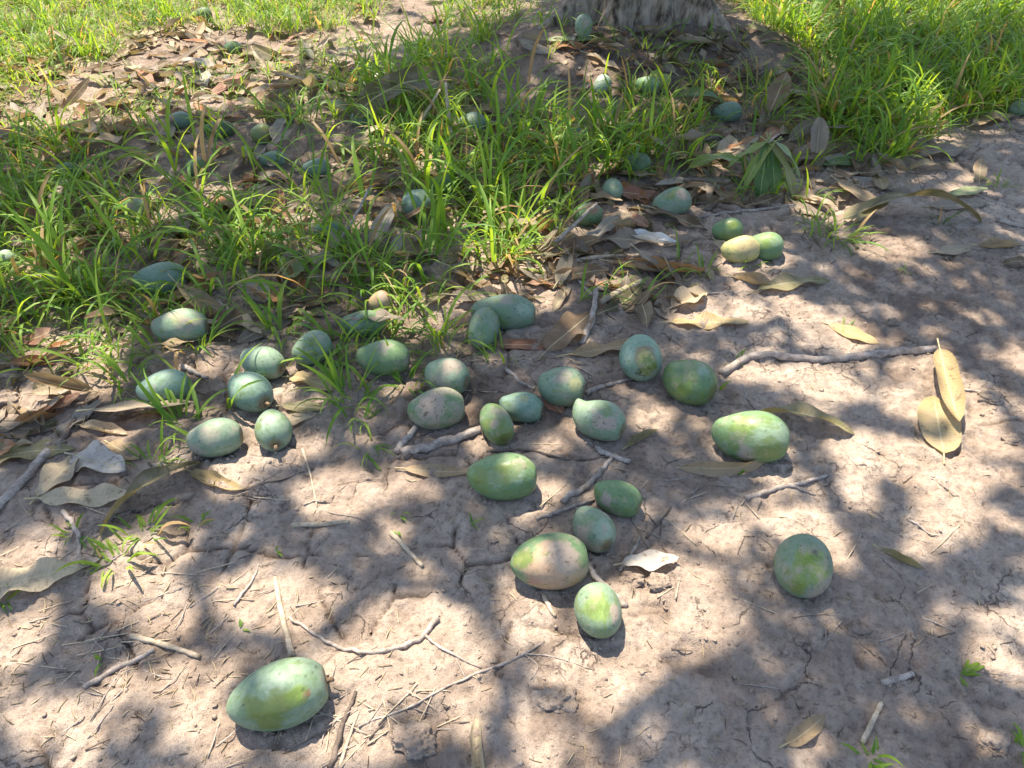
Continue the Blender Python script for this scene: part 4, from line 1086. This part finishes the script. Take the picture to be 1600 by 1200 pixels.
def tuft(cx, cy, n, L0, L1, W0, W1, spread, g, erect=.5):
    a = g.uniform(0, 2 * math.pi, n); r = spread * np.sqrt(g.random(n))
    b = np.stack([cx + np.cos(a) * r, cy + np.sin(a) * r, np.zeros(n)], 1)
    b[:, 2] = HGv(b[:, 0], b[:, 1]) - .004
    az = a + g.normal(0, .7, n)
    L = g.uniform(L0, L1, n) * (.55 + .45 * g.random(n)); W = g.uniform(W0, W1, n) * np.clip(L / L1 * 1.2, .55, 1.1)
    lean = np.abs(g.normal(.25, .25, n)) + (1 - erect) * .5 * g.random(n)
    curve = np.clip(g.normal(1.5, .6, n), .1, 2.9) * (1.25 - .4 * erect)
    return b, az, lean, curve, L, W
# (polygon in the photograph, tufts per square metre, blades, length range, width range, upright share)
GR = [([(-500, -150), (640, -150), (610, 30), (430, 62), (280, 42), (150, 105), (0, 170), (-500, 180)], 190, 14, .07, .17, .004, .008, .6),
      ([(-500, 100), (0, 160), (300, 100), (560, 60), (600, 110), (420, 185), (130, 220), (-500, 240)], 120, 8, .05, .13, .004, .007, .4),
      ([(-400, 230), (150, 215), (340, 212), (480, 185), (600, 240), (680, 330), (880, 330), (850, 410), (650, 440), (600, 470), (520, 430), (430, 420), (360, 470), (200, 520), (-400, 560)], 150, 9, .09, .24, .005, .012, .45),
      ([(-300, 470), (260, 440), (340, 540), (190, 575), (130, 640), (-300, 640)], 185, 9, .07, .19, .005, .011, .3),
      ([(380, 380), (560, 400), (640, 440), (650, 540), (560, 560), (420, 520)], 130, 7, .07, .19, .005, .010, .4),
      ([(560, 50), (780, 50), (760, 130), (880, 190), (1090, 180), (1070, 280), (900, 330), (680, 330), (520, 190)], 122, 9, .09, .25, .006, .014, .6),
      ([(1085, -150), (2100, -150), (1900, 170), (1470, 195), (1370, 280), (1270, 215), (1270, 100), (1150, 10)], 190, 12, .10, .27, .006, .013, .65),
      ([(850, 70), (1180, 60), (1240, 190), (900, 180)], 110, 6, .07, .20, .005, .011, .7),
      ([(1080, 180), (1300, 190), (1300, 330), (1080, 310)], 85, 6, .07, .18, .005, .011, .5),
      ([(600, 440), (720, 430), (740, 540), (650, 560)], 140, 7, .06, .17, .005, .010, .4),
      ([(880, 400), (1060, 400), (1060, 480), (880, 480)], 55, 5, .05, .16, .005, .010, .5),
      ([(-400, 230), (340, 212), (600, 240), (880, 330), (850, 410), (600, 470), (360, 470), (-400, 560)], 22, 4, .20, .32, .010, .016, .55),
      ([(560, 60), (780, 60), (880, 190), (1090, 180), (1070, 280), (880, 330), (640, 330)], 24, 4, .20, .30, .010, .016, .75),
      ([(1085, -150), (2100, -150), (1900, 170), (1470, 195), (1370, 280), (1270, 100)], 20, 4, .22, .34, .010, .015, .7),
      ([(700, 50), (900, 50), (900, -150), (640, -150)], 90, 10, .08, .2, .005, .010, .6)]
g = np.random.default_rng(21)
parts = {True: [], False: []}
nt_ = 0
x0, x1, y0, y1 = -4.2, 4.6, 1.3, 6.6
for poly, dens, nb, L0, L1, W0, W1, er in GR:
    N = int((x1 - x0) * (y1 - y0) * dens)
    N = int(N * 1.5); xs = g.uniform(x0, x1, N); ys = g.uniform(y0, y1, N)
    u, v, dep = to_px(np.stack([xs, ys, H(xs, ys)], 1))
    ok = in_poly(u, v, poly) & (dep > .2) & (fbm2(xs, ys, 3.6, 3, 77) > (-.9 if dens in (185, 130, 140, 20, 22, 24, 120, 190) else -.20 if dens > 60 else -.02))
    ok &= np.hypot(xs - TX, ys - TY) > .34
    for d in MANGOES:                                  # trodden open beside the fruit that can be seen whole
        if d['v'] > 480: ok &= np.hypot(xs - d['p'][0], ys - d['p'][1]) > d['r'] * .95
    for cx, cy in zip(xs[ok], ys[ok]):
        n = max(3, int(nb * g.uniform(.5, 1.5)))
        b, az, lean, cur, L, W = tuft(cx, cy, n, L0 * 1.1, L1 * 1.12, W0 * 1.02, W1 * 1.02, .035, g, er)
        far = cy > 3.0
        parts[not far].append((b, az, lean, cur, L, W)); nt_ += 1
bagG = Bag()
for keel, lst in parts.items():
    if not lst: continue
    b, az, lean, cur, L, W = [np.concatenate([q[k] for q in lst]) for k in range(6)]
    # no blade roots under a fruit
    ok = np.ones(len(L), bool)
    for d in MANGOES: ok &= np.hypot(b[:, 0] - d['p'][0], b[:, 1] - d['p'][1]) > d['w'] * .9
    b, az, lean, cur, L, W = b[ok], az[ok], lean[ok], cur[ok], L[ok], W[ok]
    V, F, C = blades(b, az, lean, cur, L, W, tints(len(L), g), 6 if keel else 5, keel, 5)
    bagG.add(V, F, None, C)
    print('blades', keel, len(L))
grass = put('grass', bagG.mesh('grass'), M_GRASS)
tag(grass, 'bright green grass growing through the leaf litter', 'grass', kind='stuff')
print('tufts', nt_, 'grass tris', len(grass.data.polygons) * 2)

# single tufts and seedlings that stand apart
def tuft_thing(u, v, n, L0, L1, W0, W1, label, erect=.4, spread=.02, seed=0, col=None, cat='grass tuft', name='grass_tuft'):
    p = gp(u, v, 0); gg = np.random.default_rng(500 + seed)
    b, az, lean, cur, L, W = tuft(p[0], p[1], n, L0, L1, W0, W1, spread, gg, erect)
    c = tints(n, gg, .03)
    if col is not None: c = c * np.array(col)
    V, F, C = blades(b, az, lean, cur, L, W, c, 7, True, seed)
    z = HG(p[0], p[1])
    me = mesh_from(name, V - [p[0], p[1], z], F, cols={'Col': C})
    o = put(name, me, M_GRASS, loc=(p[0], p[1], z))
    tag(o, label, cat, 'grass tufts standing apart')
    return o
t_ = tuft_thing
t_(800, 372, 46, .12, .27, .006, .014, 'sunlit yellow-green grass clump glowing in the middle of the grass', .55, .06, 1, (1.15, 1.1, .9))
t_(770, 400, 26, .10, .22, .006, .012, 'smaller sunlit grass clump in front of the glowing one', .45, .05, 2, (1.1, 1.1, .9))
t_(545, 622, 26, .08, .18, .006, .011, 'grass tuft in front of the dull green mango at the grass edge', .4, .035, 3)
t_(575, 700, 9, .05, .12, .004, .007, 'thin grass tuft on bare soil left of the flat brown leaf', .35, .02, 4)
t_(560, 652, 10, .05, .11, .005, .008, 'low grass tuft between the thin tuft and the grass-edge one', .3, .025, 5)
t_(180, 876, 22, .04, .085, .006, .010, 'leafy pale green weed on bare soil right of the big cream leaf', .3, .03, 6, (1.25, 1.15, 1.2), 'weed', 'weed')
t_(222, 838, 14, .05, .10, .006, .011, 'sprawling green weed just behind the leafy pale one', .25, .03, 7, None, 'weed', 'weed')
t_(110, 838, 9, .03, .07, .005, .008, 'tiny weed left of the bent grey twig at left', .4, .02, 8, None, 'weed', 'weed')
t_(305, 820, 7, .03, .06, .005, .009, 'tiny weed below the canoe-like yellow-tan leaf', .3, .015, 9, None, 'weed', 'weed')
t_(240, 722, 11, .05, .11, .005, .008, 'grass tuft right of the crumpled pale grey leaf', .4, .03, 10)
t_(330, 700, 6, .06, .12, .006, .010, 'two-bladed grass sprig at the frontmost mango of the left cluster', .6, .012, 11)
t_(350, 640, 5, .12, .20, .007, .011, 'tall blades beside the middle mango of the left cluster', .8, .015, 12)
t_(290, 660, 14, .08, .16, .006, .010, 'grass growing over the right end of the long leaning leaf', .4, .03, 13)
t_(520, 560, 14, .10, .22, .007, .012, 'broad-bladed grass tuft between the left cluster and the grass-edge mango', .55, .03, 14)
t_(640, 600, 14, .07, .15, .006, .010, 'grass tuft left of the mango with a bright sun spot', .4, .03, 41)
t_(690, 520, 18, .08, .18, .006, .011, 'grass tuft left of the hooked mango pair', .45, .04, 42)
t_(440, 525, 16, .09, .20, .007, .012, 'grass tuft behind the rear mango of the left cluster', .55, .03, 43)
t_(555, 540, 12, .10, .20, .008, .013, 'broad blades in front of the mango under a wavy leaf', .5, .025, 44)
t_(310, 545, 16, .08, .18, .006, .010, 'grass tuft below the long pale mango in the grass', .4, .035, 45)
t_(200, 600, 14, .08, .17, .006, .010, 'grass tuft behind the long leaning leaf', .4, .03, 46)
t_(1500, 1052, 7, .03, .055, .005, .009, 'small flat weed on shaded soil at lower right', .1, .012, 15, None, 'weed', 'weed')
t_(1360, 1185, 9, .03, .07, .006, .010, 'grass seedling at the bottom edge, lower right', .35, .015, 16)
t_(1598, 1170, 7, .03, .06, .006, .010, 'green weed cut by the lower right corner edge', .4, .012, 17, None, 'weed', 'weed')
t_(1305, 372, 34, .06, .15, .005, .010, 'isolated grass tuft right of the mango trio', .5, .05, 18)
t_(1270, 352, 16, .05, .13, .005, .009, 'thin grass tuft behind the right mango of the trio', .5, .03, 19)
t_(1172, 412, 10, .04, .09, .005, .008, 'grass blades lying in front of the yellow mango', .15, .02, 20)
t_(1150, 565, 7, .03, .06, .004, .008, 'small seedling above the left end of the long grey branch', .5, .012, 21)
t_(1118, 610, 6, .025, .05, .005, .008, 'tiny seedling right of the dark glossy mango', .4, .01, 22)
t_(1320, 512, 4, .03, .06, .004, .007, 'tiny seedling behind the yellow leaf by the grey branch', .4, .01, 23)
t_(1100, 430, 7, .06, .13, .005, .009, 'slanting grass tuft among the folded tan leaves', .5, .015, 24)
t_(905, 470, 4, .14, .22, .010, .014, 'single broad grass blade standing by the white-spotted leaf', .9, .008, 25)
t_(1000, 470, 8, .06, .13, .005, .009, 'grass sprigs left of the tent-like folded leaf', .5, .02, 26)
t_(780, 560, 16, .05, .11, .004, .008, 'sparse grass in front of the hooked mango pair', .25, .04, 27)
t_(1415, 425, 7, .02, .05, .004, .007, 'tiny weed on bare soil at right, below the dark arched leaf', .4, .012, 28, None, 'weed', 'weed')
t_(1560, 290, 10, .04, .10, .005, .009, 'small grass tuft on soil right of the pale green leaf', .5, .02, 29)
t_(1470, 350, 6, .06, .12, .005, .009, 'grass blades arching over the dark arched leaf at right', .4, .012, 30)
t_(625, 800, 4, .02, .04, .003, .005, 'minute seedling on bare soil left of the large green mango', .3, .01, 31)
t_(735, 820, 4, .03, .05, .003, .005, 'minute seedling left of the small dusty mango', .6, .006, 32)
t_(620, 830, 3, .015, .03, .004, .006, 'minute seedling by the upper end of the slanting straw', .3, .006, 33)
t_(1150, 742, 4, .02, .035, .005, .008, 'two-leaved seedling in front of the big sunlit mango', .4, .005, 34)
t_(375, 985, 3, .02, .03, .004, .007, 'minute green sprout above the nearest mango', .2, .006, 35)
t_(430, 865, 4, .015, .03, .004, .006, 'minute sprout on shaded soil above the lit straw', .2, .008, 36)
t_(160, 1035, 3, .03, .05, .005, .007, 'single green blade among straw at lower left', .5, .004, 37)
t_(5, 940, 8, .03, .06, .006, .010, 'pale weed cut by the left edge below the big cream leaf', .3, .012, 38, None, 'weed', 'weed')

# ------------------------------------------------------------------ twigs, sticks and straw
def stick(px, wp, label, mat=None, name='twig', cat='twig', taper=.6, lift=0.0, group=None, sides=7, forks=(), lifts=None, flat=False):
    pts = []
    for q, (u, v) in enumerate(px):
        p = gp(u, v, lifts[q] if lifts else .004); pts.append(p)
    m_ = np.mean([mpp(p) for p in pts]); r0 = wp * m_ * .5
    n = max(6, int(len(px) * 5)); P = smooth_path(np.array(pts), n)
    gg = np.random.default_rng(int(px[0][0] * 7 + px[0][1]))
    P[:, :2] += gg.normal(0, r0 * (.06 if mat is M_STRAW else .2), (n, 2))
    rr = r0 * np.linspace(1, taper, n) * (1 + .12 * gg.normal(0, .5, n))
    base = HGv(P[:, 0], P[:, 1])
    if lifts is None:
        z = base + rr * .7 + lift
        zs = np.convolve(np.pad(z, 2, mode='edge'), np.ones(5) / 5, 'valid'); P[:, 2] = np.maximum(zs, base + rr * .35)
    else:
        P[:, 2] = np.maximum(P[:, 2], base + rr * .5)
    org = P[0].copy(); org[2] -= rr[0]
    V, F = tube(P - org, rr, sides, 3, .22)
    o = put(name, mesh_poly(name, V, F), mat or M_TWIG, loc=org)
    tag(o, label, cat, group)
    for fk in forks:
        q = [gp(u, v, .004) for u, v in fk]; Pf = smooth_path(np.array(q), 8)
        rf = r0 * np.linspace(.6, .35, 8); Pf[:, 2] = HGv(Pf[:, 0], Pf[:, 1]) + rf * .8
        j = np.argmin(np.linalg.norm(P[:, :2] - Pf[0, :2], axis=1)); Pf[0] = P[j]
        V, F = tube(Pf - org, rf, 6, 5, .2)
        put('side_twig', mesh_poly('side_twig', V, F), mat or M_TWIG, o)
    return o
k_ = stick
k_([(630,712),(690,692),(752,672)], 15, 'thick grey stick ending under the narrow scarred mango', taper=.9)
k_([(878,784),(922,755),(956,714)], 11, 'grey twig slanting down left from above the small smooth mango')
k_([(838,809),(880,796),(930,780)], 7, 'thin twig running left from the small smooth green mango')
k_([(760,705),(800,700),(890,718),(960,712)], 5, 'thin dark twig behind the large green mango', M_DARKTWIG)
k_([(930,700),(955,712),(985,722)], 10, 'short broken twig chunk at the head of the slanting grey twig', taper=.8)
k_([(1128,584),(1180,552),(1300,563),(1380,553),(1458,547)], 13, 'long grey branch lying across the soil at right', taper=.95, name='branch', cat='branch')
k_([(1165,778),(1230,757),(1295,740)], 9, 'grey twig below the big sunlit mango', forks=[[(1235,756),(1275,772)]])
k_([(915,886),(945,915),(978,947)], 11, 'straight grey stick passing behind the sunlit upright mango', taper=.95)
k_([(683,965),(662,995),(600,1020),(520,1010),(452,962)], 9, 'curved forked twig in the big sunlit patch at lower centre', taper=.5, forks=[[(664,996),(700,1018),(752,1042)]])
k_([(850,1000),(820,1022),(720,1062),(640,1105),(560,1135)], 5, 'long dry stem running diagonally across the lower sunlit soil', M_TWIG, forks=[[(822,1020),(880,1028),(930,1045)],[(820,1022),(845,1040),(830,1060)]], name='dry_stem', cat='stem')
k_([(610,832),(635,858),(660,884)], 8, 'short pale straw slanting on shaded soil left of the beige rotting mango', M_STRAW, taper=.9, name='straw', cat='straw')
k_([(430,903),(440,960),(456,1024)], 8, 'pale straw standing out in the sun just behind the nearest mango', M_STRAW, taper=1.3, name='straw', cat='straw')
k_([(203,993),(255,1006),(312,1026)], 9, 'whitish split straw lying left of the nearest mango', M_STRAW, taper=.9, name='straw', cat='straw')
k_([(130,1072),(180,1045),(242,1014)], 9, 'grey straw below the whitish split one', taper=.8, name='straw', cat='straw')
k_([(516,1200),(532,1140),(556,1080)], 10, 'dark stalk running down to the bottom edge right of the nearest mango', M_DARKTWIG, name='dry_stem', cat='stem')
k_([(530,1200),(545,1150),(560,1110)], 6, 'thin pale stalk beside the dark one at the bottom edge', M_STRAW, name='dry_stem', cat='stem')
k_([(908,538),(926,492),(932,452)], 12, 'grey forked twig standing among leaves right of the hooked mangoes', forks=[[(932,470),(900,432)]], lifts=[.004,.02,.05])
k_([(938,474),(965,458),(1003,440)], 12, 'whitish stick right of the grey forked twig', M_STRAW, taper=.8, name='stick', cat='stick')
k_([(98,797),(122,828),(126,882)], 9, 'bent grey twig below the long cream leaf')
k_([(-10,800),(48,738),(78,706)], 13, 'grey stick with a knobbed end at left', taper=1.2, name='stick', cat='stick')
k_([(95,690),(118,655),(142,618)], 11, 'dark stick rising into the grass at left', M_DARKTWIG, name='stick', cat='stick')
k_([(915,614),(950,602),(988,592)], 8, 'thin grey twig between the mango on the leaf tip and the ringed one')
k_([(790,575),(812,596),(835,606)], 7, 'short twig left of the grey-green mango on the leaf tip')
k_([(1348,1160),(1362,1130),(1378,1098)], 9, 'pale straw piece on shaded soil at lower right', M_STRAW, taper=.9, name='straw', cat='straw')
k_([(1378,1066),(1400,1060),(1425,1052)], 10, 'short soil-coloured stick chip at lower right', taper=.9)
k_([(456,822),(500,818),(545,814)], 8, 'pale straw lying level on shaded soil at left centre', M_STRAW, taper=.8, name='straw', cat='straw')
k_([(850,392),(890,358),(932,318)], 8, 'grey twig leaning up through the grass beside the red-blushed mango', lifts=[.004,.05,.09])
k_([(706,222),(700,172),(696,128)], 7, 'pale straw standing upright beside the very large arched leaf', M_STRAW, lifts=[.01,.09,.17], name='straw', cat='straw')
k_([(640,225),(660,185),(688,140)], 6, 'pale knotted stem left of the upright straw', M_STRAW, lifts=[.01,.07,.13], name='dry_stem', cat='stem')
k_([(1058,348),(1150,332),(1262,318)], 5, 'thin grey twig behind the trio of mangoes')
k_([(1560,343),(1582,348),(1610,354)], 8, 'pale twig cut by the right edge below the pale green leaf')
k_([(1494,604),(1520,609),(1552,613)], 5, 'thin twig right of the crossed yellow-tan leaves')
k_([(888,409),(940,402),(1004,398)], 8, 'pale stick behind the orange-brown rolled leaf', M_STRAW, forks=[[(985,401),(1003,391)]], name='stick', cat='stick')
k_([(1210,140),(1270,147),(1335,162)], 7, 'whitish stick behind the propped brown leaf in the right grass', M_STRAW, lifts=[.02,.03,.02], name='stick', cat='stick')
k_([(335,468),(380,500),(410,520)], 9, 'brown-grey stick on the soil right of the twisted rust-brown leaf')
k_([(284,572),(305,582),(325,590)], 10, 'knobbly pale root piece behind the half hidden blue-green mango')
k_([(1040,430),(1080,455),(1140,455)], 4, 'thin stalk right of the orange-brown rolled leaf')
k_([(515,395),(545,355),(580,290)], 6, 'slanting grey twig in the grass beside the blue-green mango', lifts=[.01,.06,.11])
k_([(470,395),(455,402),(445,398)], 9, 'dark twig that holds the draped pale leaf', M_DARKTWIG, lifts=[.05,.06,.05])
k_([(230,462),(180,740),(480,745)][:1] + [(232,470)], 4, 'stub of dry stem under the dark teal mango')
k_([(472,700),(485,740),(495,790)], 4, 'hair-thin dry stem lying below the left cluster of mangoes', M_STRAW, name='dry_stem', cat='stem')
k_([(365,945),(395,905),(404,880)], 5, 'thin curved stem in the lit patch above the nearest mango', name='dry_stem', cat='stem')
k_([(375,765),(440,750),(475,735)], 4, 'thin dark twig right of the canoe-like yellow-tan leaf', M_DARKTWIG)
k_([(1180,640),(1165,620),(1160,600)], 4, 'little upright twig above the big sunlit mango', lifts=[.002,.02,.03])
k_([(1010,840),(1030,815),(1050,790)], 5, 'thin dark stalk above the pale crusted leaf', M_DARKTWIG, forks=[[(1025,818),(1010,800)],[(1035,810),(1030,845)]])
k_([(968,890),(985,868),(1000,838)], 7, 'bent twig rising beside the pale crusted leaf')
k_([(850,930),(862,955),(868,962)], 9, 'short splinter in front of the beige rotting mango', M_STRAW, name='straw', cat='straw')
k_([(1418,812),(1440,822),(1468,836)], 4, 'thin twig in the sun above the narrow olive leaf')
k_([(1500,820),(1475,845),(1455,862)], 3, 'hair-thin straw crossing the sunlit soil at right', M_STRAW, name='straw', cat='straw')
k_([(1440,963),(1465,973),(1495,986)], 3, 'hair-thin twig on shaded soil right of the lone mango')
k_([(640,640),(655,628),(668,618)], 0.1+7, 'short twig left of the mango behind the dusty one')
k_([(618,706),(632,690),(650,668)], 12, 'crumbly stick chip above the left end of the thick grey stick', taper=.8)

# loose straw chips on the open soil; the smallest go with the fibres below
straws = []
for q in range(9):
    n = 5; L = (.034, .052, .078)[q % 3]; P = np.stack([np.linspace(-L / 2, L / 2, n), .0010 * np.sin(np.linspace(0, 3, n) + q) * (q % 3), np.zeros(n)], 1)
    V, F = tube(P, np.linspace(1, .6, n) * random.uniform(.0005, .0011), 5, q, .5)
    V[:, 2] *= .6; V[:, 1] *= 1.5
    me = mesh_poly('straw', V, F); me.materials.append((M_STRAW, M_TWIG, M_DARKTWIG)[q // 3]); straws.append((me, ('short', 'thin', 'long')[q % 3] + ' ' + ('pale', 'grey', 'dark')[q // 3]))
marks += [(120, 1045, 'the grey straw below the whitish split one'), (260, 1008, 'the whitish split straw'), (443, 965, 'the pale straw behind the nearest mango'), (560, 1015, 'the curved forked twig'),
          (700, 1070, 'the long diagonal dry stem'), (532, 1140, 'the dark stalk at the bottom edge'), (635, 858, 'the short slanting straw'), (180, 876, 'the leafy pale green weed'), (122, 840, 'the bent grey twig'),
          (334, 752, 'the canoe-like yellow-tan leaf'), (500, 818, 'the level pale straw'), (690, 692, 'the thick grey stick'), (1230, 757, 'the twig below the sunlit mango'), (1300, 560, 'the long grey branch'),
          (650, 1158, 'the dark clod at the bottom'), (868, 1096, 'the crumbly clod'), (1410, 872, 'the narrow olive leaf'), (1500, 1052, 'the small flat weed'), (1362, 1130, 'the pale straw at lower right'), (20, 1003, 'the sun patch at the left edge'), (1040, 800, 'the thin dark stalk')]
def scatter_straw(n, cu, cv, su, sv, main=None):
    c = 0
    while c < n:
        u, v = random.gauss(cu, su), random.gauss(cv, sv)
        if not (0 < u < 1600 and v < 1195): continue
        p = gp(u, v, 0)
        if any((p[0] - d['p'][0]) ** 2 + (p[1] - d['p'][1]) ** 2 < (d['w'] * 1.1) ** 2 for d in MANGOES): continue
        a = main + random.gauss(0, 30) if random.random() < .65 else random.uniform(0, 180)
        me, wd = random.choice(straws[:6] if random.random() < .8 else straws[6:])
        lb = None
        for (mu, mv, rf) in sorted(marks, key=lambda q: (q[0] - u) ** 2 + ((q[1] - v) * 1.3) ** 2)[:6]:
            du, dv = u - mu, (v - mv) * 1.3
            w = ('left of' if du < 0 else 'right of') if abs(du) > abs(dv) else ('above' if dv < 0 else 'below')
            t = f'{wd} straw chip on the soil {w} {rf}'
            if t not in LABELS and len(t.split()) <= 16: lb = t; break
        if lb is None: c += 1; continue
        e = np.array([math.cos(R(a)), math.sin(R(a))]) * .02
        za, zb = HG(p[0] + e[0], p[1] + e[1]), HG(p[0] - e[0], p[1] - e[1])
        o = put('straw', me, loc=(p[0], p[1], max((za + zb) / 2, HG(p[0], p[1])) + .001), rot=(random.uniform(-.3, .3), -math.atan2(za - zb, .04), R(a)))
        tag(o, lb, 'straw', 'loose straw on the soil'); c += 1
for args in ((34, 150, 1050, 90, 60, 30), (20, 610, 1110, 90, 40, 25), (16, 470, 1130, 60, 40, 20), (20, 330, 930, 110, 35, 40), (14, 150, 820, 90, 25, 25),
             (18, 1030, 800, 110, 40, 60), (16, 820, 610, 120, 40, 0), (14, 1350, 900, 150, 120, 20), (10, 420, 770, 80, 35, 20)):
    scatter_straw(*args)

# fine fibres and soil crumbs: too small and too many to count
fb = Bag(); cb = Bag()
for me_n in range(2600):
    if me_n >= 1500 and me_n % 2: continue
    if me_n < 1500:
        u, v = random.uniform(-100, 1500), random.uniform(150, 640)
        if v > 430 and u > 1100 - (v - 430) * 1.0: continue
    elif me_n < 2100: u, v = random.gauss(220, 170), random.gauss(1010, 110)
    else: u, v = random.uniform(300, 1600), random.uniform(560, 1200)
    if v > 1230: continue
    p = gp(u, v, 0); L = random.uniform(.008, .05) if v < 640 else random.uniform(.006, .026)
    a = random.uniform(0, 6.28); e = np.array([math.cos(a), math.sin(a), 0]) * L / 2
    A = np.array([p[0], p[1], 0]) - e; B = np.array([p[0], p[1], 0]) + e; M_ = (A + B) / 2 + np.array([-e[1], e[0], 0]) * random.uniform(-.14, .14)
    for q in (A, M_, B): q[2] = HG(q[0], q[1]) + .0015
    if v < 500: B[2] += random.uniform(0, .03)
    V, F = tube([A, M_, B], [.0007, .0010, .0006], 3, 1, 0, cap=False)
    c = np.array([.42, .33, .21]) * random.uniform(.5, 1.2) if random.random() < .8 else np.array([.12, .09, .065])
    fb.add(V, F, None, c)
fm, fnt, fout = new_mat('fibre'); fa = fnt.nodes.new('ShaderNodeAttribute'); fa.attribute_name = 'Col'
fnt.links.new(bsdf(fnt, fa.outputs['Color'], .85, .2).outputs[0], fout.inputs[0])
tag(put('plant_fibres', fb.mesh('plant_fibres'), fm), 'fine dry plant fibres strewn over soil and litter', 'plant debris', kind='stuff')
phi = (1 + 5 ** .5) / 2
ICO = np.array([(-1, phi, 0), (1, phi, 0), (-1, -phi, 0), (1, -phi, 0), (0, -1, phi), (0, 1, phi), (0, -1, -phi), (0, 1, -phi), (phi, 0, -1), (phi, 0, 1), (-phi, 0, -1), (-phi, 0, 1)]) / 1.9
ICF = np.array([(0, 11, 5), (0, 5, 1), (0, 1, 7), (0, 7, 10), (0, 10, 11), (1, 5, 9), (5, 11, 4), (11, 10, 2), (10, 7, 6), (7, 1, 8), (3, 9, 4), (3, 4, 2), (3, 2, 6), (3, 6, 8), (3, 8, 9), (4, 9, 5), (2, 4, 11), (6, 2, 10), (8, 6, 7), (9, 8, 1)])
for q in range(4200):
    u, v = random.uniform(-60, 1660), random.uniform(430, 1215)
    p = gp(u, v, 0)
    if noise2(np.array([p[0] * 5.0]), np.array([p[1] * 5.0]), 33)[0] < random.uniform(-.8, .35): continue
    r_ = .0010 + .0036 * random.random() ** 4
    V = ICO * (r_ * np.random.default_rng(q).uniform(.45, 1.35, (12, 1))) * [1.25, .95, .55]
    an = random.uniform(0, 6.28); V = V @ np.array(Matrix.Rotation(an, 3, 'Z')).T
    cb.add(V + [p[0], p[1], HG(p[0], p[1]) + r_ * .25], ICF)
for d in MANGOES:                                     # grit and leaf dust banked against the fruit
    if d['v'] < 480: continue
    for q in range(34):
        an = random.uniform(0, 6.28); ca, sa = math.cos(R(d['az'])), math.sin(R(d['az']))
        ex, ey = math.cos(an) * d['L'] * .5 * random.uniform(.62, 1.0), math.sin(an) * d['w'] * random.uniform(.62, 1.05)
        px, py = d['p'][0] + ex * ca - ey * sa, d['p'][1] + ex * sa + ey * ca
        r_ = .0012 + .0040 * random.random() ** 3
        V = ICO * (r_ * np.random.default_rng(q).uniform(.45, 1.35, (12, 1))) * [1.25, .95, .6]
        cb.add(V @ np.array(Matrix.Rotation(an, 3, 'Z')).T + [px, py, HG(px, py) + r_ * .2], ICF)
cm = cb.mesh('soil_crumbs', smooth=False)
tag(put('soil_crumbs', cm, M_SOIL), 'loose crumbs of dry soil scattered over the ground', 'soil crumbs', kind='stuff')
# bigger clods that can be told apart
def clod(u, v, wp, label, seed, flat=.6):
    p = gp(u, v, 0); r_ = wp * mpp(p) * .5
    n1, n2 = 34, 46
    th, ph = np.meshgrid(np.linspace(0, math.pi, n1), np.linspace(0, 2 * math.pi, n2, endpoint=False), indexing='ij')
    D = np.stack([np.sin(th) * np.cos(ph), np.sin(th) * np.sin(ph), np.cos(th)], -1).reshape(-1, 3)
    rr = 1 + .62 * fbm3(D + seed * 3.3, 1.9, 4, seed) + .22 * fbm3(D + seed, 6, 3, seed + 3)
    V = D * rr[:, None] * r_ * [1.05, .85, flat * .8]
    I = np.arange(n1 * n2).reshape(n1, n2)
    F = np.stack([I[:-1], I[1:], np.roll(I, -1, 1)[1:], np.roll(I, -1, 1)[:-1]], -1).reshape(-1, 4)
    o = put('soil_clod', mesh_from('soil_clod', V, F, attrs={'damp_dark': np.full(len(V), .15)}), M_SOIL, loc=(p[0], p[1], HG(p[0], p[1]) + r_ * flat * .25))
    tag(o, label, 'clod', 'soil clods')
clod(650, 1158, 66, 'dark rough soil clod at the bottom, left of the rolled leaf', 1)
clod(868, 1096, 62, 'crumbly clod by the dark hollow at the bottom centre', 2)
clod(1342, 985, 30, 'small soil clod right of and below the lone mango', 3)
clod(1548, 1160, 52, 'grey clod in the hollow at the lower right corner', 4)
clod(990, 905, 40, 'dark clod under the pale crusted leaf', 5)
clod(1030, 912, 34, 'second dark clod right under the pale crusted leaf tip', 6)
clod(1548, 622, 36, 'pale angular clod right of the crossed yellow-tan leaves', 7)
clod(1580, 690, 30, 'small clod near the right edge below the pale angular one', 8)
clod(85, 697, 40, 'grey lump on the knobbed end of the stick at left', 9)
clod(1420, 544, 24, 'small pale clod touching the long grey branch', 10)
clod(1250, 1000, 20, 'small crumb clod directly below the lone mango', 11)
clod(6, 628, 40, 'tan rounded clod cut by the left edge in the sun', 12)
clod(1395, 505, 18, 'little clod between the yellow leaf and the grey branch', 13)
clod(770, 845, 16, 'little clod left of the small dusty mango', 14)
tot = sum(len(o.data.polygons) * 2 for o in SC.objects if o.type == 'MESH')
print('TOTAL tris', tot, 'objects', len(SC.objects))
